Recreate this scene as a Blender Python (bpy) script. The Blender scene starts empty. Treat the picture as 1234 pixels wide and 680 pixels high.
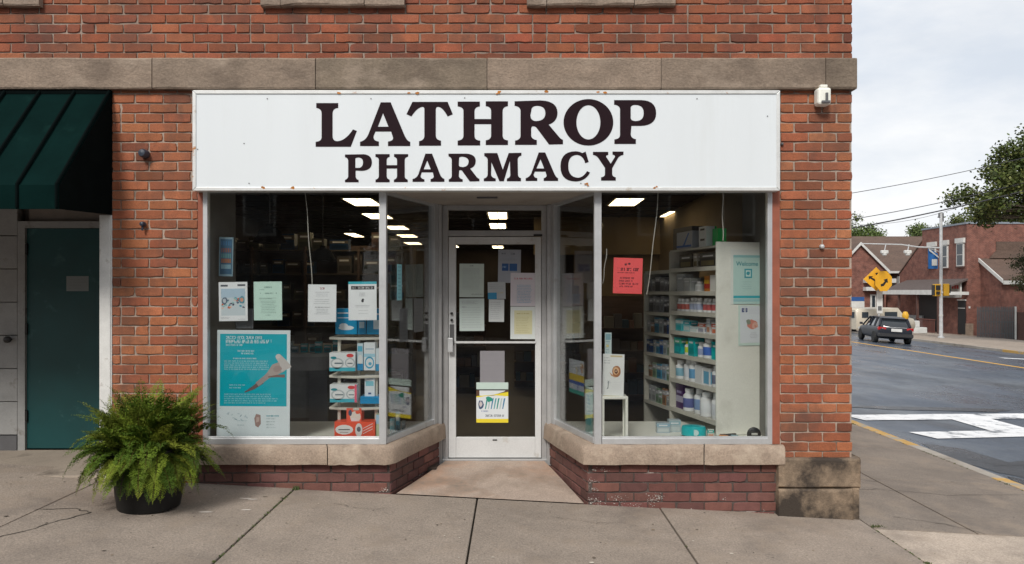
import bpy, math, random
from mathutils import Vector, Matrix, Euler
R = random.Random(7)
sc = bpy.context.scene
COL = sc.collection
rad = math.radians
# ---------------------------------------------------------------- measuring: survey of the place
CY, CZ, F = -6.0, 1.63, 930.0            # eye position and focal length in survey pixels
def P(px, py, Y):                         # survey sighting -> point at depth Y
    d = Y - CY
    return Vector(((px-617)/F*d, Y, CZ+(350-py)/F*d))
def X_(px, Y=0.0): return (px-617)/F*(Y-CY)
def Z_(py, Y=0.0): return CZ+(350-py)/F*(Y-CY)
SL = 0.0525
def gz(x): return -SL*max(-12.0, min(50.0, x))      # the street falls to the right

WL = {}
def tag(o, label=None, cat=None, group=None, kind=None):
    if label: o["label"] = label
    if cat: o["category"] = cat
    if group: o["group"] = group
    if kind: o["kind"] = kind
    return o
def root(name, loc, label, cat, group=None, rotz=0.0, local=False):
    o = bpy.data.objects.new(name, None); COL.objects.link(o)
    o.empty_display_size = 0.1
    o.location = loc; o.rotation_euler = (0, 0, rotz)
    WL[o] = Vector((0, 0, 0)) if local else Vector(loc)
    return tag(o, label, cat, group)

class MB:
    def __init__(s): s.v=[]; s.f=[]; s.m=[]; s.c=[]; s.usec=False; s.cur=(1,1,1); s.mi=0
    def col(s, c): s.cur=c; s.usec=True; return s
    def mat(s, i): s.mi=i; return s
    def face(s, idx): s.f.append(tuple(idx)); s.m.append(s.mi); s.c.append(s.cur)
    def poly(s, pts):
        n=len(s.v); s.v += [tuple(p) for p in pts]; s.face(range(n, n+len(pts)))
    def box(s, x0,x1,y0,y1,z0,z1, M=None):
        if x0>x1: x0,x1=x1,x0
        if y0>y1: y0,y1=y1,y0
        if z0>z1: z0,z1=z1,z0
        n=len(s.v)
        p=[(x0,y0,z0),(x1,y0,z0),(x1,y1,z0),(x0,y1,z0),(x0,y0,z1),(x1,y0,z1),(x1,y1,z1),(x0,y1,z1)]
        if M is not None: p=[tuple(M@Vector(q)) for q in p]
        s.v+=p
        for q in ((0,3,2,1),(4,5,6,7),(0,1,5,4),(1,2,6,5),(2,3,7,6),(3,0,4,7)): s.face([n+i for i in q])
        return s
    def prism(s, pts, d):            # closed planar polygon pts (3D) extruded by vector d
        d=Vector(d); n=len(s.v); k=len(pts)
        s.v+=[tuple(p) for p in pts]; s.v+=[tuple(Vector(p)+d) for p in pts]
        s.face([n+i for i in range(k)][::-1]); s.face([n+k+i for i in range(k)])
        for i in range(k):
            j=(i+1)%k; s.face((n+i,n+j,n+k+j,n+k+i))
        return s
    def tube(s, pts, r, seg=8, r2=None):
        pts=[Vector(p) for p in pts]; n=len(pts)
        rs=r if isinstance(r,(list,tuple)) else [r+( (r2-r)*i/(n-1) if r2 is not None else 0) for i in range(n)]
        base=len(s.v)
        up=Vector((0,0,1)); prev=None
        for i,p in enumerate(pts):
            t=(pts[min(i+1,n-1)]-pts[max(i-1,0)]).normalized()
            if prev is None:
                a=t.cross(up)
                if a.length<1e-3: a=t.cross(Vector((1,0,0)))
                a.normalize()
            else:
                a=prev-t*prev.dot(t); a.normalize()
            prev=a; b=t.cross(a)
            for k in range(seg):
                an=2*math.pi*k/seg
                s.v.append(tuple(p+(a*math.cos(an)+b*math.sin(an))*rs[i]))
        for i in range(n-1):
            for k in range(seg):
                k2=(k+1)%seg
                s.face((base+i*seg+k, base+i*seg+k2, base+(i+1)*seg+k2, base+(i+1)*seg+k))
        s.face([base+k for k in range(seg)][::-1]); s.face([base+(n-1)*seg+k for k in range(seg)])
        return s
    def lathe(s, prof, c=(0,0,0), seg=16, M=None, cols=None):   # prof: (r,z)
        base=len(s.v); c=Vector(c)
        for (r,z) in prof:
            for k in range(seg):
                an=2*math.pi*k/seg; q=Vector((r*math.cos(an), r*math.sin(an), z))
                if M is not None: q=M@q
                s.v.append(tuple(q+c))
        for i in range(len(prof)-1):
            if cols: s.col(cols[i])
            for k in range(seg):
                k2=(k+1)%seg
                s.face((base+i*seg+k, base+i*seg+k2, base+(i+1)*seg+k2, base+(i+1)*seg+k))
        if prof[0][0]>1e-5: s.face([base+k for k in range(seg)][::-1])
        if prof[-1][0]>1e-5: s.face([base+(len(prof)-1)*seg+k for k in range(seg)])
        return s
    def build(s, name, mats, parent=None, loc=None, rot=None, smooth=False, bevel=0, world=True):
        me=bpy.data.meshes.new(name)
        if parent is not None: off=WL[parent]
        elif loc is not None and world: off=Vector(loc)
        else: off=Vector((0,0,0))
        if parent is None and loc is None:
            xs=[v[0] for v in s.v]; ys=[v[1] for v in s.v]; zs=[v[2] for v in s.v]
            off=Vector(((min(xs)+max(xs))/2,(min(ys)+max(ys))/2,min(zs))); loc=off
        me.from_pydata([(v[0]-off.x,v[1]-off.y,v[2]-off.z) for v in s.v], [], s.f)
        if not isinstance(mats,(list,tuple)): mats=[mats]
        for m in mats: me.materials.append(m)
        me.polygons.foreach_set("material_index", s.m)
        if s.usec:
            a=me.color_attributes.new("col","FLOAT_COLOR","CORNER")
            buf=[]
            for p,c in zip(s.f,s.c):
                buf += [c[0],c[1],c[2],1.0]*len(p)
            a.data.foreach_set("color", buf)
        if smooth: me.polygons.foreach_set("use_smooth",[True]*len(s.f))
        me.validate(); me.update()
        o=bpy.data.objects.new(name, me); COL.objects.link(o)
        if parent is not None: o.parent=parent; WL[o]=Vector(off)
        else:
            o.location=loc; WL[o]=Vector(loc) if world else Vector((0,0,0))
            if rot is not None: o.rotation_euler=rot
        if smooth=='auto' or (smooth and bevel==0 and smooth!='full'):
            try: me.set_sharp_from_angle(angle=rad(40))
            except Exception: pass
        if bevel:
            b=o.modifiers.new("b","BEVEL"); b.width=bevel; b.segments=2; b.limit_method='ANGLE'; b.angle_limit=rad(35)
        return o

# ---------------------------------------------------------------- materials
MATS={}
def mat(name, base=(.5,.5,.5), rough=.6, metal=0, var=.12, vs=6.0, fine=.06, fs=90.0, bump=.0, bs=60.0,
        attr=False, stain=None, sth=(.5,.65), ss=2.0, coat=0, spec=.5, trans=0, rvar=0.0, stretch=(1,1,1)):
    if name in MATS: return MATS[name]
    m=bpy.data.materials.new(name); m.use_nodes=True; nt=m.node_tree; N=nt.nodes; L=nt.links
    b=N["Principled BSDF"]
    b.inputs["Roughness"].default_value=rough; b.inputs["Metallic"].default_value=metal
    b.inputs["Specular IOR Level"].default_value=spec
    if coat: b.inputs["Coat Weight"].default_value=coat; b.inputs["Coat Roughness"].default_value=.08
    geo=N.new("ShaderNodeNewGeometry")
    mp=N.new("ShaderNodeMapping"); mp.inputs["Scale"].default_value=stretch
    L.new(geo.outputs["Position"], mp.inputs["Vector"])
    def noise(scale, det=4, ro=.6):
        n=N.new("ShaderNodeTexNoise"); n.inputs["Scale"].default_value=scale; n.inputs["Detail"].default_value=det
        n.inputs["Roughness"].default_value=ro; L.new(mp.outputs[0], n.inputs["Vector"]); return n.outputs["Fac"]
    def mr(src,a,b_,c,d):
        k=N.new("ShaderNodeMapRange"); L.new(src,k.inputs[0]); k.inputs[1].default_value=a;k.inputs[2].default_value=b_
        k.inputs[3].default_value=c;k.inputs[4].default_value=d; return k.outputs[0]
    def mul(a,b_):
        k=N.new("ShaderNodeMath"); k.operation='MULTIPLY'; L.new(a,k.inputs[0]); L.new(b_,k.inputs[1]); return k.outputs[0]
    val=mul(mr(noise(vs),.3,.7,1-var,1+var), mr(noise(fs,3,.7),.3,.7,1-fine,1+fine))
    mx=N.new("ShaderNodeMix"); mx.data_type='RGBA'; mx.blend_type='MULTIPLY'; mx.inputs[0].default_value=1
    if attr:
        a=N.new("ShaderNodeAttribute"); a.attribute_name="col"; L.new(a.outputs["Color"], mx.inputs[6])
    else: mx.inputs[6].default_value=(*base,1)
    cb=N.new("ShaderNodeCombineColor")
    for i in range(3): L.new(val, cb.inputs[i])
    L.new(cb.outputs[0], mx.inputs[7])
    out=mx.outputs[2]
    if stain:
        stains = stain if isinstance(stain[0],(list,tuple)) else [stain]
        for i,stc in enumerate(stains):
            st=mr(noise(ss*(1+.9*i),7,.65), sth[0], sth[1], 0, 1)
            m2=N.new("ShaderNodeMix"); m2.data_type='RGBA'; L.new(st,m2.inputs[0]); L.new(out,m2.inputs[6]); m2.inputs[7].default_value=(*stc,1)
            out=m2.outputs[2]
    L.new(out,b.inputs["Base Color"])
    if rvar: L.new(mr(noise(vs*.7,5),.35,.65,max(.03,rough-rvar),min(1,rough+rvar)), b.inputs["Roughness"])
    if bump:
        bn=N.new("ShaderNodeBump"); bn.inputs["Strength"].default_value=1; bn.inputs["Distance"].default_value=bump
        L.new(noise(bs,6,.65), bn.inputs["Height"]); L.new(bn.outputs[0], b.inputs["Normal"])
    MATS[name]=m; return m

M_CORN=None
def emis(name,c,s):
    m=bpy.data.materials.new(name); m.use_nodes=True; b=m.node_tree.nodes["Principled BSDF"]
    b.inputs["Base Color"].default_value=(.8,.8,.8,1); b.inputs["Emission Color"].default_value=(*c,1); b.inputs["Emission Strength"].default_value=s
    return m

def glass(name, tint=(.93,.95,.94), dirt=.03, refl=1.0):
    m=bpy.data.materials.new(name); m.use_nodes=True; nt=m.node_tree; N=nt.nodes; L=nt.links
    for n in list(N): N.remove(n)
    o=N.new("ShaderNodeOutputMaterial"); t=N.new("ShaderNodeBsdfTransparent"); t.inputs[0].default_value=(*tint,1)
    g=N.new("ShaderNodeBsdfGlossy"); g.inputs["Roughness"].default_value=.015
    fr=N.new("ShaderNodeFresnel"); fr.inputs[0].default_value=1.5
    k=N.new("ShaderNodeMath"); k.operation='MULTIPLY'; L.new(fr.outputs[0],k.inputs[0]); k.inputs[1].default_value=refl
    mx=N.new("ShaderNodeMixShader"); L.new(k.outputs[0],mx.inputs[0]); L.new(t.outputs[0],mx.inputs[1]); L.new(g.outputs[0],mx.inputs[2])
    d=N.new("ShaderNodeBsdfDiffuse"); d.inputs[0].default_value=(.55,.55,.52,1)
    geo=N.new("ShaderNodeNewGeometry"); n=N.new("ShaderNodeTexNoise"); n.inputs["Scale"].default_value=4; n.inputs["Detail"].default_value=8; n.inputs["Roughness"].default_value=.7
    L.new(geo.outputs["Position"],n.inputs["Vector"])
    r=N.new("ShaderNodeMapRange"); L.new(n.outputs["Fac"],r.inputs[0]); r.inputs[1].default_value=.42;r.inputs[2].default_value=.75;r.inputs[3].default_value=dirt*.25;r.inputs[4].default_value=dirt*2
    m2=N.new("ShaderNodeMixShader"); L.new(r.outputs[0],m2.inputs[0]); L.new(mx.outputs[0],m2.inputs[1]); L.new(d.outputs[0],m2.inputs[2])
    L.new(m2.outputs[0],o.inputs[0])
    return m

def brickmat(name, c1, c2, mortar, bw=.22, bh=.075, ms=.010, stain=(.09,.05,.035)):
    """procedural courses for the distant walls and the unseen sides (u = run along the wall, v = height)"""
    m=bpy.data.materials.new(name); m.use_nodes=True; nt=m.node_tree; N=nt.nodes; L=nt.links
    b=N["Principled BSDF"]; b.inputs["Roughness"].default_value=.85
    geo=N.new("ShaderNodeNewGeometry"); sx=N.new("ShaderNodeSeparateXYZ"); L.new(geo.outputs["Position"],sx.inputs[0])
    sn=N.new("ShaderNodeSeparateXYZ"); L.new(geo.outputs["Normal"],sn.inputs[0])
    ab=N.new("ShaderNodeMath"); ab.operation='ABSOLUTE'; L.new(sn.outputs[0],ab.inputs[0])
    gt=N.new("ShaderNodeMath"); gt.operation='GREATER_THAN'; L.new(ab.outputs[0],gt.inputs[0]); gt.inputs[1].default_value=.7
    mx=N.new("ShaderNodeMix"); mx.data_type='FLOAT'; L.new(gt.outputs[0],mx.inputs[0]); L.new(sx.outputs[0],mx.inputs[2]); L.new(sx.outputs[1],mx.inputs[3])
    cv=N.new("ShaderNodeCombineXYZ"); L.new(mx.outputs[0],cv.inputs[0]); L.new(sx.outputs[2],cv.inputs[1])
    t=N.new("ShaderNodeTexBrick"); L.new(cv.outputs[0],t.inputs[0]); t.inputs["Scale"].default_value=1
    t.inputs["Color1"].default_value=(*c1,1); t.inputs["Color2"].default_value=(*c2,1); t.inputs["Mortar"].default_value=(*mortar,1)
    t.inputs["Mortar Size"].default_value=ms; t.inputs["Brick Width"].default_value=bw; t.inputs["Row Height"].default_value=bh; t.inputs["Bias"].default_value=0
    n=N.new("ShaderNodeTexNoise"); n.inputs["Scale"].default_value=2.2; n.inputs["Detail"].default_value=10; n.inputs["Roughness"].default_value=.7; L.new(geo.outputs["Position"],n.inputs["Vector"])
    r=N.new("ShaderNodeMapRange"); L.new(n.outputs["Fac"],r.inputs[0]); r.inputs[1].default_value=.42;r.inputs[2].default_value=.68;r.inputs[3].default_value=0;r.inputs[4].default_value=.8
    m2=N.new("ShaderNodeMix"); m2.data_type='RGBA'; L.new(r.outputs[0],m2.inputs[0]); L.new(t.outputs["Color"],m2.inputs[6]); m2.inputs[7].default_value=(*stain,1)
    L.new(m2.outputs[2],b.inputs["Base Color"])
    return m

M_ALU=mat("aluminium",(.55,.56,.57),.42,.55,var=.10,vs=5,fine=.04,stain=(.33,.31,.28),sth=(.60,.80),ss=5)
M_ALUD=mat("recess_shade_aluminium",(.40,.40,.40),.5,.4,var=.12,vs=5,fine=.05,stain=(.24,.22,.20),sth=(.58,.80),ss=5)  # aluminium base darkened for the shade inside the entrance recess, stains on top
M_ALUP=mat("painted_aluminium",(.60,.61,.61),.45,.0,var=.06,vs=3,stain=(.42,.38,.32),sth=(.62,.78),ss=7)
M_SIGN=mat("sign_enamel",(.68,.72,.745),.35,0,var=.014,vs=1.2,fine=.01,stain=(.65,.685,.70),sth=(.55,.75),ss=1.6,stretch=(3.5,1,.35))
M_RUST=mat("sign_frame_metal",(.66,.67,.66),.4,.2,var=.08,vs=8,stain=[(.50,.46,.40),(.42,.17,.04)],sth=(.63,.69),ss=5.5)
M_LETTER=mat("letter_vinyl",(.014,.005,.008),.6,0,var=.08,vs=3,spec=.12)
M_PRINT=mat("printed_paper",rough=.55,var=.02,vs=20,fine=.01,attr=True)
M_GLOSSP=mat("printed_card",rough=.3,var=.02,vs=20,fine=.01,attr=True)
M_BRICK=mat("fired_brick",rough=.88,var=.16,vs=9,fine=.28,fs=150,bump=.005,bs=110,attr=True,stain=[(.13,.060,.040),(.085,.045,.033)],sth=(.50,.78),ss=1.5,stretch=(1,1,.7))
M_BRICKD=mat("dark_brick",rough=.8,var=.18,vs=12,fine=.22,fs=200,bump=.003,bs=130,attr=True,stain=(.55,.52,.50),sth=(.70,.735),ss=4)
M_MORTARU=mat("sooty_mortar",(.27,.21,.17),.95,var=.25,vs=5,fine=.2,fs=150,bump=.004,bs=180,stain=(.42,.34,.28),sth=(.55,.7),ss=1.2)
M_MORTAR=mat("mortar",(.37,.295,.24),.95,var=.2,vs=8,fine=.2,fs=150,bump=.004,bs=180,stain=(.12,.09,.07),sth=(.5,.7),ss=2.5)
M_MORTARD=mat("dark_mortar",(.085,.065,.058),.95,var=.3,vs=8,fine=.25,fs=150,bump=.005,bs=180,stain=(.42,.38,.34),sth=(.62,.7),ss=3)
M_STONE=mat("cornice_sandstone",(.25,.19,.145),.85,var=.16,vs=7,fine=.24,fs=60,bump=.009,bs=28,stain=[(.12,.085,.065),(.38,.31,.25)],sth=(.55,.80),ss=2.2)
M_SILL=mat("sill_sandstone",(.30,.23,.175),.8,var=.15,vs=6,fine=.22,fs=80,bump=.006,bs=45,stain=[(.19,.145,.11),(.44,.36,.28)],sth=(.52,.75),ss=2.4)
M_PLINTH=mat("stained_plinth_stone",(.30,.22,.15),.85,var=.2,vs=6,fine=.22,fs=140,bump=.006,bs=70,stain=(.042,.031,.023),sth=(.36,.55),ss=2.6)
M_CONC=mat("sidewalk_concrete",rough=.9,var=.13,vs=2.6,fine=.30,fs=75,bump=.006,bs=70,attr=True,stain=[(.135,.112,.095),(.27,.215,.165)],sth=(.50,.80),ss=1.5)
M_RECESS=mat("entry_concrete",(.38,.30,.245),.85,var=.14,vs=3,fine=.24,fs=80,bump=.004,bs=80,stain=[(.44,.25,.155),(.22,.18,.145)],sth=(.47,.68),ss=1.15)
M_KERB=mat("kerb_stone",(.34,.31,.27),.9,var=.2,vs=4,fine=.15,bump=.004,bs=60,stain=(.2,.17,.14),sth=(.5,.7))
M_YKERB=mat("worn_yellow_paint",(.50,.30,.08),.8,var=.2,vs=5,fine=.15,bump=.003,bs=60,stain=(.30,.27,.22),sth=(.50,.60),ss=5)
M_WHITEPAINT=mat("road_paint",(.72,.73,.74),.65,var=.1,vs=3,fine=.12,bump=.001,bs=100,stain=[(.12,.135,.155),(.35,.37,.40)],sth=(.56,.66),ss=2.6)
M_YPAINT=mat("yellow_road_paint",(.60,.33,.06),.7,var=.15,vs=3,stain=(.16,.15,.14),sth=(.6,.7),ss=3)
M_TEAL=mat("teal_door_paint",(.004,.052,.054),.45,var=.12,vs=3,stain=[(.003,.045,.045),(.05,.13,.125)],sth=(.60,.80),ss=3)  # even base taken darker to stand for shade cast by the awning
M_WHITEW=mat("old_white_paint",(.60,.60,.58),.6,var=.12,vs=6,stain=(.30,.27,.24),sth=(.60,.70),ss=6)
M_AWN=mat("dark_green_canvas",(.0022,.012,.011),.9,spec=.03,var=.18,vs=4,fine=.08,stain=(.006,.024,.021),sth=(.6,.8),ss=3)
M_BLACK=mat("black_plastic",(.012,.012,.012),.45,var=.2,vs=10)
M_DKRED=mat("rusty_red_trim",(.26,.075,.04),.6,var=.18,vs=6,stain=(.12,.05,.03),sth=(.55,.75))
M_WHITE=mat("white_laminate",(.80,.80,.73),.5,var=.04,vs=3,stain=(.6,.59,.52),sth=(.6,.8))
M_CREAM=mat("cream_shelf_paint",(.56,.54,.47),.55,var=.07,vs=5)
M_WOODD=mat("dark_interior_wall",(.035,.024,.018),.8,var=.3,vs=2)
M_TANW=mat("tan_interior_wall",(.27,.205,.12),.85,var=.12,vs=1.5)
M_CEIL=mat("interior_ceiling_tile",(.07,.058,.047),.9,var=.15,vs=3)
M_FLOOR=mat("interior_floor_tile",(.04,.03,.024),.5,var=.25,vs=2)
M_SOFFIT=mat("soffit_paint",(.34,.305,.27),.8,var=.12,vs=3,stain=(.25,.21,.17),sth=(.6,.75))
M_GLASS=glass("shop_glass",tint=(.975,.985,.98),dirt=.003,refl=.55)
M_GLASS2=mat("far_window_glass",(.03,.04,.05),.08,var=.1)
M_LIGHT=emis("fluorescent_diffuser",(1.0,.78,.47),5.0)
M_STEEL=mat("galvanised_steel",(.55,.56,.57),.5,.4,var=.12,vs=4)
M_BROWNP=mat("brown_wood_panel",(.09,.055,.04),.5,var=.25,vs=5,stretch=(1,1,6))
M_GREYP=mat("grey_panel",(.10,.10,.105),.5,var=.1)

M_CORN=mat("cornice_stone_face",rough=.88,var=.16,vs=7,fine=.24,fs=60,bump=.009,bs=28,attr=True,stain=[(.085,.060,.045),(.34,.27,.21)],sth=(.52,.78),ss=1.9,stretch=(.8,1,1.15))
# ================================================================ pharmacy building
RD=1.02                                   # depth of the entrance recess
B=root("pharmacy_building",(0,0,0),"red brick corner shop with stone cornice, two display windows and a recessed glass door","building")
COURSE,PITCH,JT=.0752,.2195,.0100
UP=[False]
def brick_colour(r, dark=False):
    if dark:
        b=r.choice([(.140,.054,.044),(.118,.047,.040),(.155,.062,.049),(.100,.042,.036),(.140,.060,.050)])
        k=r.uniform(.85,1.2)
    else:
        b=r.choice([(.33,.105,.044),(.31,.097,.041),(.35,.115,.049),(.32,.100,.043),(.28,.087,.039),(.34,.118,.054),(.245,.078,.038),(.31,.090,.040)])
        k=r.uniform(.78,1.04)*(.72 if r.random()<.07 else 1)
    if not dark: k*=.93 if UP[0] else 1.06; b=(b[0],b[1]*(.94 if UP[0] else 1.04),b[2]*(1.0 if UP[0] else 1.08))
    return (b[0]*k,b[1]*k*r.uniform(.93,1.07),b[2]*k)
def one_brick(mb, T, u0,u1,z0,z1, depth, r, colour):
    """a single brick with a worn, chipped arris; T maps (u, out, z) to the world"""
    if u1-u0<.02: return
    pro=r.uniform(-.0022,.0022); tilt=r.uniform(-.0012,.0012)
    nu=4 if u1-u0>.14 else 3
    ring=[]
    for i in range(nu+1): ring.append((u0+(u1-u0)*i/nu, z0, 0,-1))
    ring.append((u1,(z0+z1)/2,1,0))
    for i in range(nu,-1,-1): ring.append((u0+(u1-u0)*i/nu, z1,0,1))
    ring.append((u0,(z0+z1)/2,-1,0))
    uc,zc=(u0+u1)/2,(z0+z1)/2
    j=.0018; n=len(ring); base=len(mb.v); inn=.0032
    outer=[];inner=[];back=[]
    for (u,z,_,_) in ring:
        chip=.004 if r.random()<.06 else 0
        du=r.uniform(-j,j); dz=r.uniform(-j,j)
        su=1 if u>uc+1e-6 else (-1 if u<uc-1e-6 else 0); sz=1 if z>zc+1e-6 else (-1 if z<zc-1e-6 else 0)
        atu = abs(u-u0)<1e-6 or abs(u-u1)<1e-6
        rc_=.0015 if (atu and sz) else 0; atz=sz
        U=u+du-(su*(chip+rc_) if atu else 0); Z=z+dz-sz*(chip+rc_*.8)
        outer.append((U, pro-.003-chip, Z)); back.append((U,-depth,Z))
        inner.append((U-(su*(inn+rc_*.4) if atu else 0), pro+tilt*(1 if z>zc else -1), Z-sz*(inn+rc_*.4)))
    mb.cur=colour; mb.usec=True
    for L in (back,outer,inner): mb.v += [tuple(T(*q)) for q in L]
    for a in (0,1):
        for i in range(n):
            k=(i+1)%n; mb.face((base+a*n+i,base+a*n+k,base+(a+1)*n+k,base+(a+1)*n+i))
    mb.face([base+2*n+i for i in range(n)])
def courses(mb,T,u0,u1,z0,z1,r,dark=False,off=0.0,zoff=0.0,depth=.014,shape=None):
    k0=math.floor((z0-zoff)/COURSE); k=k0
    while zoff+k*COURSE<z1-.004:
        a=max(z0,zoff+k*COURSE+JT/2); b=min(z1,zoff+(k+1)*COURSE-JT/2)
        if b-a>.018:
            header=(not dark) and (k%7==3)
            p=PITCH
            i=math.floor((u0-off)/p)-1
            while True:
                s=off+i*p+(p/2 if k%2 else 0)+r.uniform(-.0025,.0025)
                if s>=u1: break
                parts=[(s+JT/2,s+p-JT/2)]
                if (not dark) and r.random()<.05: parts=[(s+JT/2,s+p/2-JT/2),(s+p/2+JT/2,s+p-JT/2)]
                for (c,d) in parts:
                    c2=max(c,u0+(.0 if c<u0 else 0)); d2=min(d,u1)
                    if d2-c2>.03:
                        if shape is None or shape((c2+d2)/2,(a+b)/2): one_brick(mb,T,c2,d2,a,b,depth,r,brick_colour(r,dark))
                i+=1
        k+=1
TF=lambda u,o,z: Vector((u,-o,z))
rb=random.Random(3)
Xl0,Xl1=X_(135),X_(238); Xr0,Xr1=X_(940),X_(1027)
ZC0,ZC1=3.185,3.425                       # cornice
# --- brick faces
w=MB(); courses(w,TF,Xl0,Xl1,.02,ZC0,rb,off=.03); w.build("brick_pilaster",M_BRICK,B)
w=MB(); courses(w,TF,Xr0,Xr1,.33,ZC0,rb,off=.0); w.build("brick_pilaster",M_BRICK,B)
UP[0]=True
w=MB(); courses(w,TF,-7.0,Xr1,ZC1,4.35,rb,off=.05,zoff=.02); w.build("upper_wall",M_BRICK,B)
M_SHBR=brickmat("brick_courses",(.32,.105,.048),(.22,.072,.038),(.33,.27,.22))
# --- mortar cores (the masonry behind the faces)
c=MB()
c.box(Xl0+.002,Xl1-.002,.009,.30,-.1,ZC0+.02); c.build("mortar",M_MORTAR,B); c=MB(); c.box(Xr0+.002,Xr1-.002,.009,.30,-.3,ZC0+.02)
c.build("mortar",M_MORTAR,B)
c=MB(); c.box(-6.998,Xr1-.002,.0095,.30,ZC1-.1,4.352); c.build("mortar",M_MORTARU,B)
s=MB(); s.box(-7.0,Xr1,.0,.30,4.355,6.4); s.box(Xr1-.28,Xr1-.004,.302,16.0,-.8,6.38); s.box(-7.0,-6.7,.302,16,-.1,6.38); s.box(-6.7,Xr1-.28,15.7,16,-.8,6.38)
s.build("shell_wall",M_SHBR,B)
s=MB(); s.box(-7.05,Xr1+.05,-.06,16.05,6.402,6.55); s.build("parapet_coping",M_STONE,B)
s=MB(); s.box(-6.69,Xr1-.29,.31,15.69,6.1,6.2); s.build("roof",M_BLACK,B)
# --- cornice of separate stones
js=[-7.0,-5.4,-4.1,X_(183,-.05),X_(380,-.05),X_(587,-.05),X_(797,-.05),X_(995,-.05),2.665]
def stone(mb,x0,x1,y0,y1,z0,z1,r,j=.004):
    """long stone block with gently uneven front edges"""
    n=max(2,int((x1-x0)/.12)); base=len(mb.v)
    for i in range(n+1):
        x=x0+(x1-x0)*i/n
        a=r.uniform(-j,j);b=r.uniform(-j,j)
        for (y,z) in ((y0+abs(a)*.8+.006,z0+a*.5),(y0+abs(b)*.3,z0+.012+a),(y0+abs(a)*.3,z1-.012+b),(y0+.008+abs(b),z1+b*.5),(y1,z1),(y1,z0)):
            mb.v.append((x,y,z))
    for i in range(n):
        for k in range(6):
            k2=(k+1)%6; mb.face((base+i*6+k,base+i*6+k2,base+(i+1)*6+k2,base+(i+1)*6+k))
    mb.face([base+k for k in range(6)]); mb.face([base+n*6+k for k in range(6)][::-1])
s=MB()
for a,b in zip(js[:-1],js[1:]):
    k_=rb.uniform(.68,1.02); s.col((.245*k_,.185*k_*rb.uniform(.96,1.04),.14*k_)); stone(s,a+.0035,b-.0035,-.05,.25,ZC0,ZC1,rb)
s.build("stone_cornice",M_CORN,B)
s=MB(); s.box(js[0],js[-1]-.02,-.035,.2,ZC0+.012,ZC1-.012); s.build("cornice_joint",M_MORTAR,B)
# upstairs windows: stone sills at the top edge of the picture
for (a,b) in ((-110,47),(314,487),(635,814)):
    s=MB(); xa,xb=X_(a,-.05),X_(b,-.05); third=(xb-xa)*.72
    stone(s,xa,xa+.15,-.055,.2,3.825,3.99,rb,.008); stone(s,xa+.156,xa+third,-.06,.2,3.825,3.99,rb,.010); stone(s,xa+third+.006,xb,-.055,.2,3.825,3.99,rb,.008)
    s.build("upper_sill",M_STONE,B)
    s=MB(); s.box(xa+.05,xb-.05,-.012,.05,3.992,5.3)
    f=s.build("upper_window",M_WHITEW,B)
    s=MB(); s.box(xa+.11,xb-.11,-.018,.02,4.06,4.62); s.box(xa+.11,xb-.11,-.018,.02,4.68,5.24); s.build("pane",M_GLASS2,f)
# --- plinth stone at the corner
s=MB()
stone(s,X_(938,-.05),2.685,-.05,.6,.105,.33,rb,.006); stone(s,X_(938,-.06),2.625,-.062,.6,-.35,.098,rb,.006); s.box(2.628,2.683,-.045,.6,-.35,.104)
s.build("corner_plinth",M_PLINTH,B,bevel=.012)
# --- bulkheads below the windows
def splayT(ax,ay,bx,by):
    d=Vector((bx-ax,by-ay,0)); L=d.length; d/=L; n=Vector((d.y,-d.x,0))
    return L,(lambda u,o,z: Vector((ax,ay,0))+d*u+n*o+Vector((0,0,z)))
BL0,BL1=-2.44,-.945; BR0,BR1=.587,Xr0-.01
BZ=.285
s=MB(); courses(s,lambda u,o,z:Vector((u,-o,z)),BL0,BL1,-.05,BZ,rb,True,off=.02,zoff=-.016)
L1,T1=splayT(BL1,0,-.64,RD); courses(s,T1,.006,L1,-.05,BZ,rb,True,off=.0,zoff=-.016); s.build("bulkhead",M_BRICKD,B)
s=MB(); courses(s,lambda u,o,z:Vector((u,-o,z)),BR0,BR1,-.25,BZ,rb,True,off=.07,zoff=-.016)
L2,T2=splayT(.325,RD,BR0,0); courses(s,T2,0,L2-.006,-.2,BZ,rb,True,off=.0,zoff=-.016); s.build("bulkhead",M_BRICKD,B)
s=MB()
s.prism([(BL0,.008,-.2),(BL1-.008,.008,-.2),(-.648,RD,-.2),(-.648,RD+.06,-.2),(BL0,RD+.06,-.2)],(0,0,.48)); s.build("bulkhead_mortar",M_MORTARD,B); s=MB()
s.prism([(BR0+.008,.008,-.3),(BR1+.01,.008,-.3),(BR1+.01,RD+.06,-.3),(.333,RD+.06,-.3),(.333,RD,-.3)],(0,0,.58))
s.build("bulkhead_mortar",M_MORTARD,B)
# white lime bloom on the bulkhead bricks: many small flecks
s=MB(); re=random.Random(5)
for (px,py,r0,nn) in ((714,580,.02,26),(716,590,.02,30),(716,603,.028,60),(728,566,.018,18),(716,566,.014,16),(746,602,.035,40),(792,599,.028,45),(785,604,.03,30),(765,611,.04,40),(722,611,.03,40),(873,601,.012,8),(920,622,.04,26),(240,598,.03,12),(463,590,.018,26),(455,596,.02,16),(700,600,.01,6)):
    p=P(px,py,0)
    for k in range(nn):
        x=p.x+re.gauss(0,r0); z=p.z+re.gauss(0,r0*.6); r1=re.uniform(.001,.0042)*(1.6 if re.random()<.1 else 1)
        if x<BR0+.004 and x>BL1-.004: continue
        n=6; s.poly([(x+r1*re.uniform(.5,1.4)*math.cos(6.283*i/n),-.0034-.0001*(k%9),z+r1*re.uniform(.4,1)*math.sin(6.283*i/n)) for i in range(n)])
tag(s.build("lime_bloom",mat("lime",(.44,.40,.365),.9,var=.2),B),kind="stuff")
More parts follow.
